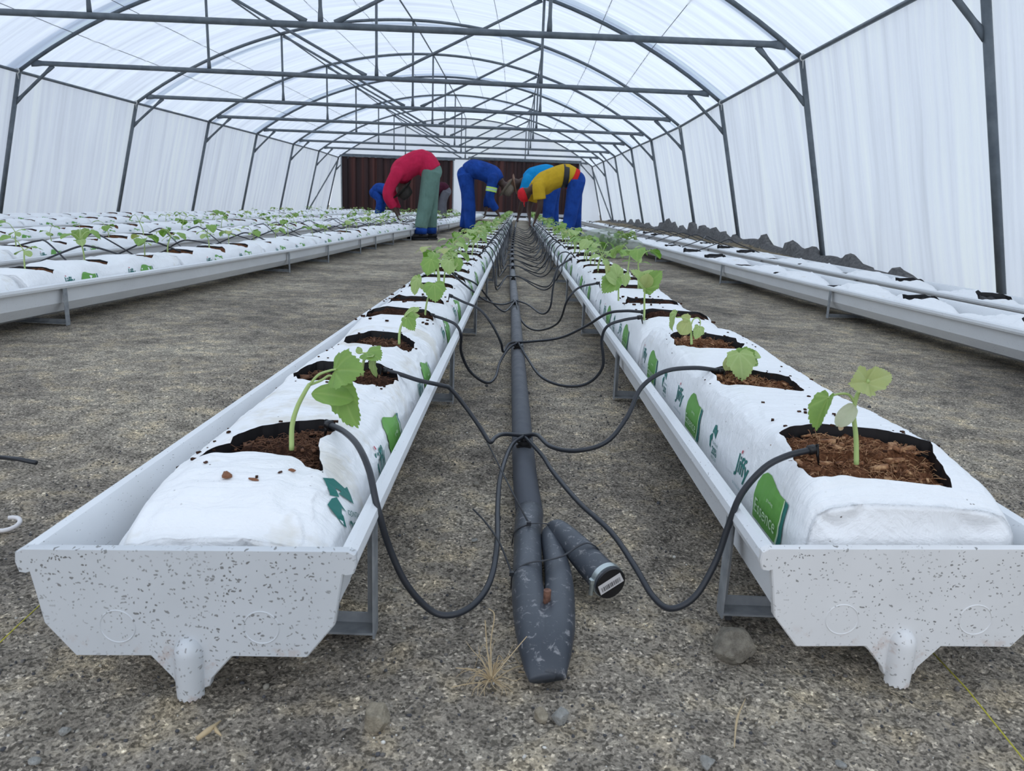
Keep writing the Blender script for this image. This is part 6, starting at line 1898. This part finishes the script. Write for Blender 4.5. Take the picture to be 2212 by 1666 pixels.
person((-1.24, 10.1, 0), -1, dict(rz=R2D(8), hip=(-0.10, 0.86), waist=(0.02, 0.985), chest=(0.27, 0.86), neck=(0.36, 0.74), head=(0.27, 0.62), face=(-0.25, -1), shoulder=(0.34, 0.80),
       armN=((0.45, 0.56), (0.36, 0.36)), armF=((0.40, 0.55), (0.32, 0.34)), footN=0.03, footF=-0.10, trousers=green, shirt=red, sleeve='long', hat=('brim', (0.05, 0.045, 0.04)), hem=0.045, hemline=0.0, knee=0.0,
       extra=[('cuffs', cuffs)]), 'person in crimson jacket and sage green trousers bent over the left trough')
person((-0.79, 12.3, 0), 1, dict(rz=R2D(-6), hip=(-0.06, 0.92), waist=(0.08, 1.01), chest=(0.36, 0.93), neck=(0.50, 0.82), head=(0.58, 0.74), face=(0.35, -1), shoulder=(0.40, 0.86),
       armN=((0.36, 0.58), (0.48, 0.36)), armF=((0.28, 0.58), (0.26, 0.40)), footN=0.05, footF=-0.08, trousers=blue, shirt=blue, sleeve='long', hat=('brim', (0.24, 0.20, 0.15)), knee=0.03,
       extra=[('band', band(None, 0.55, 0.035, -1))]), 'person in royal blue overalls and tan hat bending right over the trough')


def yband(root, X, tors, arms, legs):
    a = Vector(tors[1]).lerp(Vector(tors[0]), 0.25); b = Vector(tors[1]).lerp(Vector(tors[2]), 0.12)
    MB().sweep([a, b], [(0.188, 0.158), (0.188, 0.160)], 24, caps=True, lat=(0, 1, 0)).build('black_belt', M['shoe'], root)
    c = Vector(tors[0]).lerp(Vector(tors[1]), 0.05); d = Vector(tors[0]).lerp(Vector(tors[1]), 0.42)
    MB().sweep([c, d], [(0.181, 0.150), (0.186, 0.155)], 24, lat=(0, 1, 0)).build('red_shirt_tail', redc, root)


redc = cloth('red_cloth', (0.75, 0.03, 0.03), 0.85)
person((0.665, 10.8, 0), -1, dict(rz=R2D(6), hip=(-0.10, 0.84), waist=(0.06, 0.91), chest=(0.33, 0.80), neck=(0.50, 0.70), head=(0.59, 0.63), face=(0.1, -1), shoulder=(0.43, 0.74),
       armN=((0.40, 0.50), (0.44, 0.33)), armF=((0.50, 0.46), (0.50, 0.32)), footN=0.0, footF=-0.16, trousers=blue, shirt=yellow, sleeve='short', hat=('cap', (0.75, 0.03, 0.04)), hemline=0.4, knee=0.0,
       extra=[('b', yband)]), 'person in mustard shirt, red cap and blue trousers bending left over a trough')
person((0.49, 12.3, 0), -1, dict(rz=R2D(-4), hip=(-0.04, 0.90), waist=(0.08, 0.98), chest=(0.30, 0.92), neck=(0.43, 0.86), head=(0.56, 0.80), face=(0.6, -0.8), shoulder=(0.36, 0.86),
       armN=((0.42, 0.60), (0.48, 0.36)), armF=((0.42, 0.60), (0.48, 0.36)), footN=0.02, footF=-0.08, trousers=blue, shirt=cyan, sleeve='short', hat=('brim', (0.36, 0.22, 0.15)), knee=0.02),
       'person in a cyan shirt and brown hat half hidden behind the mustard-shirted one')
person((-3.62, 20.0, 0), 1, dict(rz=R2D(-15), hip=(-0.08, 0.68), waist=(0.06, 0.78), chest=(0.30, 0.72), neck=(0.40, 0.62), head=(0.46, 0.54), face=(0.3, -1), shoulder=(0.34, 0.64),
       armN=((0.38, 0.45), (0.44, 0.30)), armF=((0.34, 0.45), (0.38, 0.30)), footN=0.05, footF=0.0, trousers=blue, shirt=blue, sleeve='long', hat=None, knee=0.12),
       'distant person in blue crouching behind the crimson-jacketed one')
person((-2.0, 20.5, 0), -1, dict(rz=R2D(10), hip=(-0.08, 0.78), waist=(0.02, 0.88), chest=(0.22, 0.76), neck=(0.32, 0.64), head=(0.38, 0.54), face=(0.3, -1), shoulder=(0.26, 0.68),
       armN=((0.30, 0.48), (0.30, 0.30)), armF=((0.30, 0.48), (0.32, 0.30)), footN=0.05, footF=-0.05, trousers=greyc, shirt=maroon, sleeve='short', hat=None, knee=0.05),
       'distant person in dark maroon and grey, mostly hidden behind the sage green trousers')
# white board held up at the end of the left row by the stooping worker
wb = MB().box((0, 0, 0.215), (0.045, 0.02, 0.16)).build('white_board', M['sleeve'], smooth=False); wb.location = (-1.52, 10.0, 0); tag(wb, 'small white board standing upright under the hands of the crimson-jacketed person', 'board')
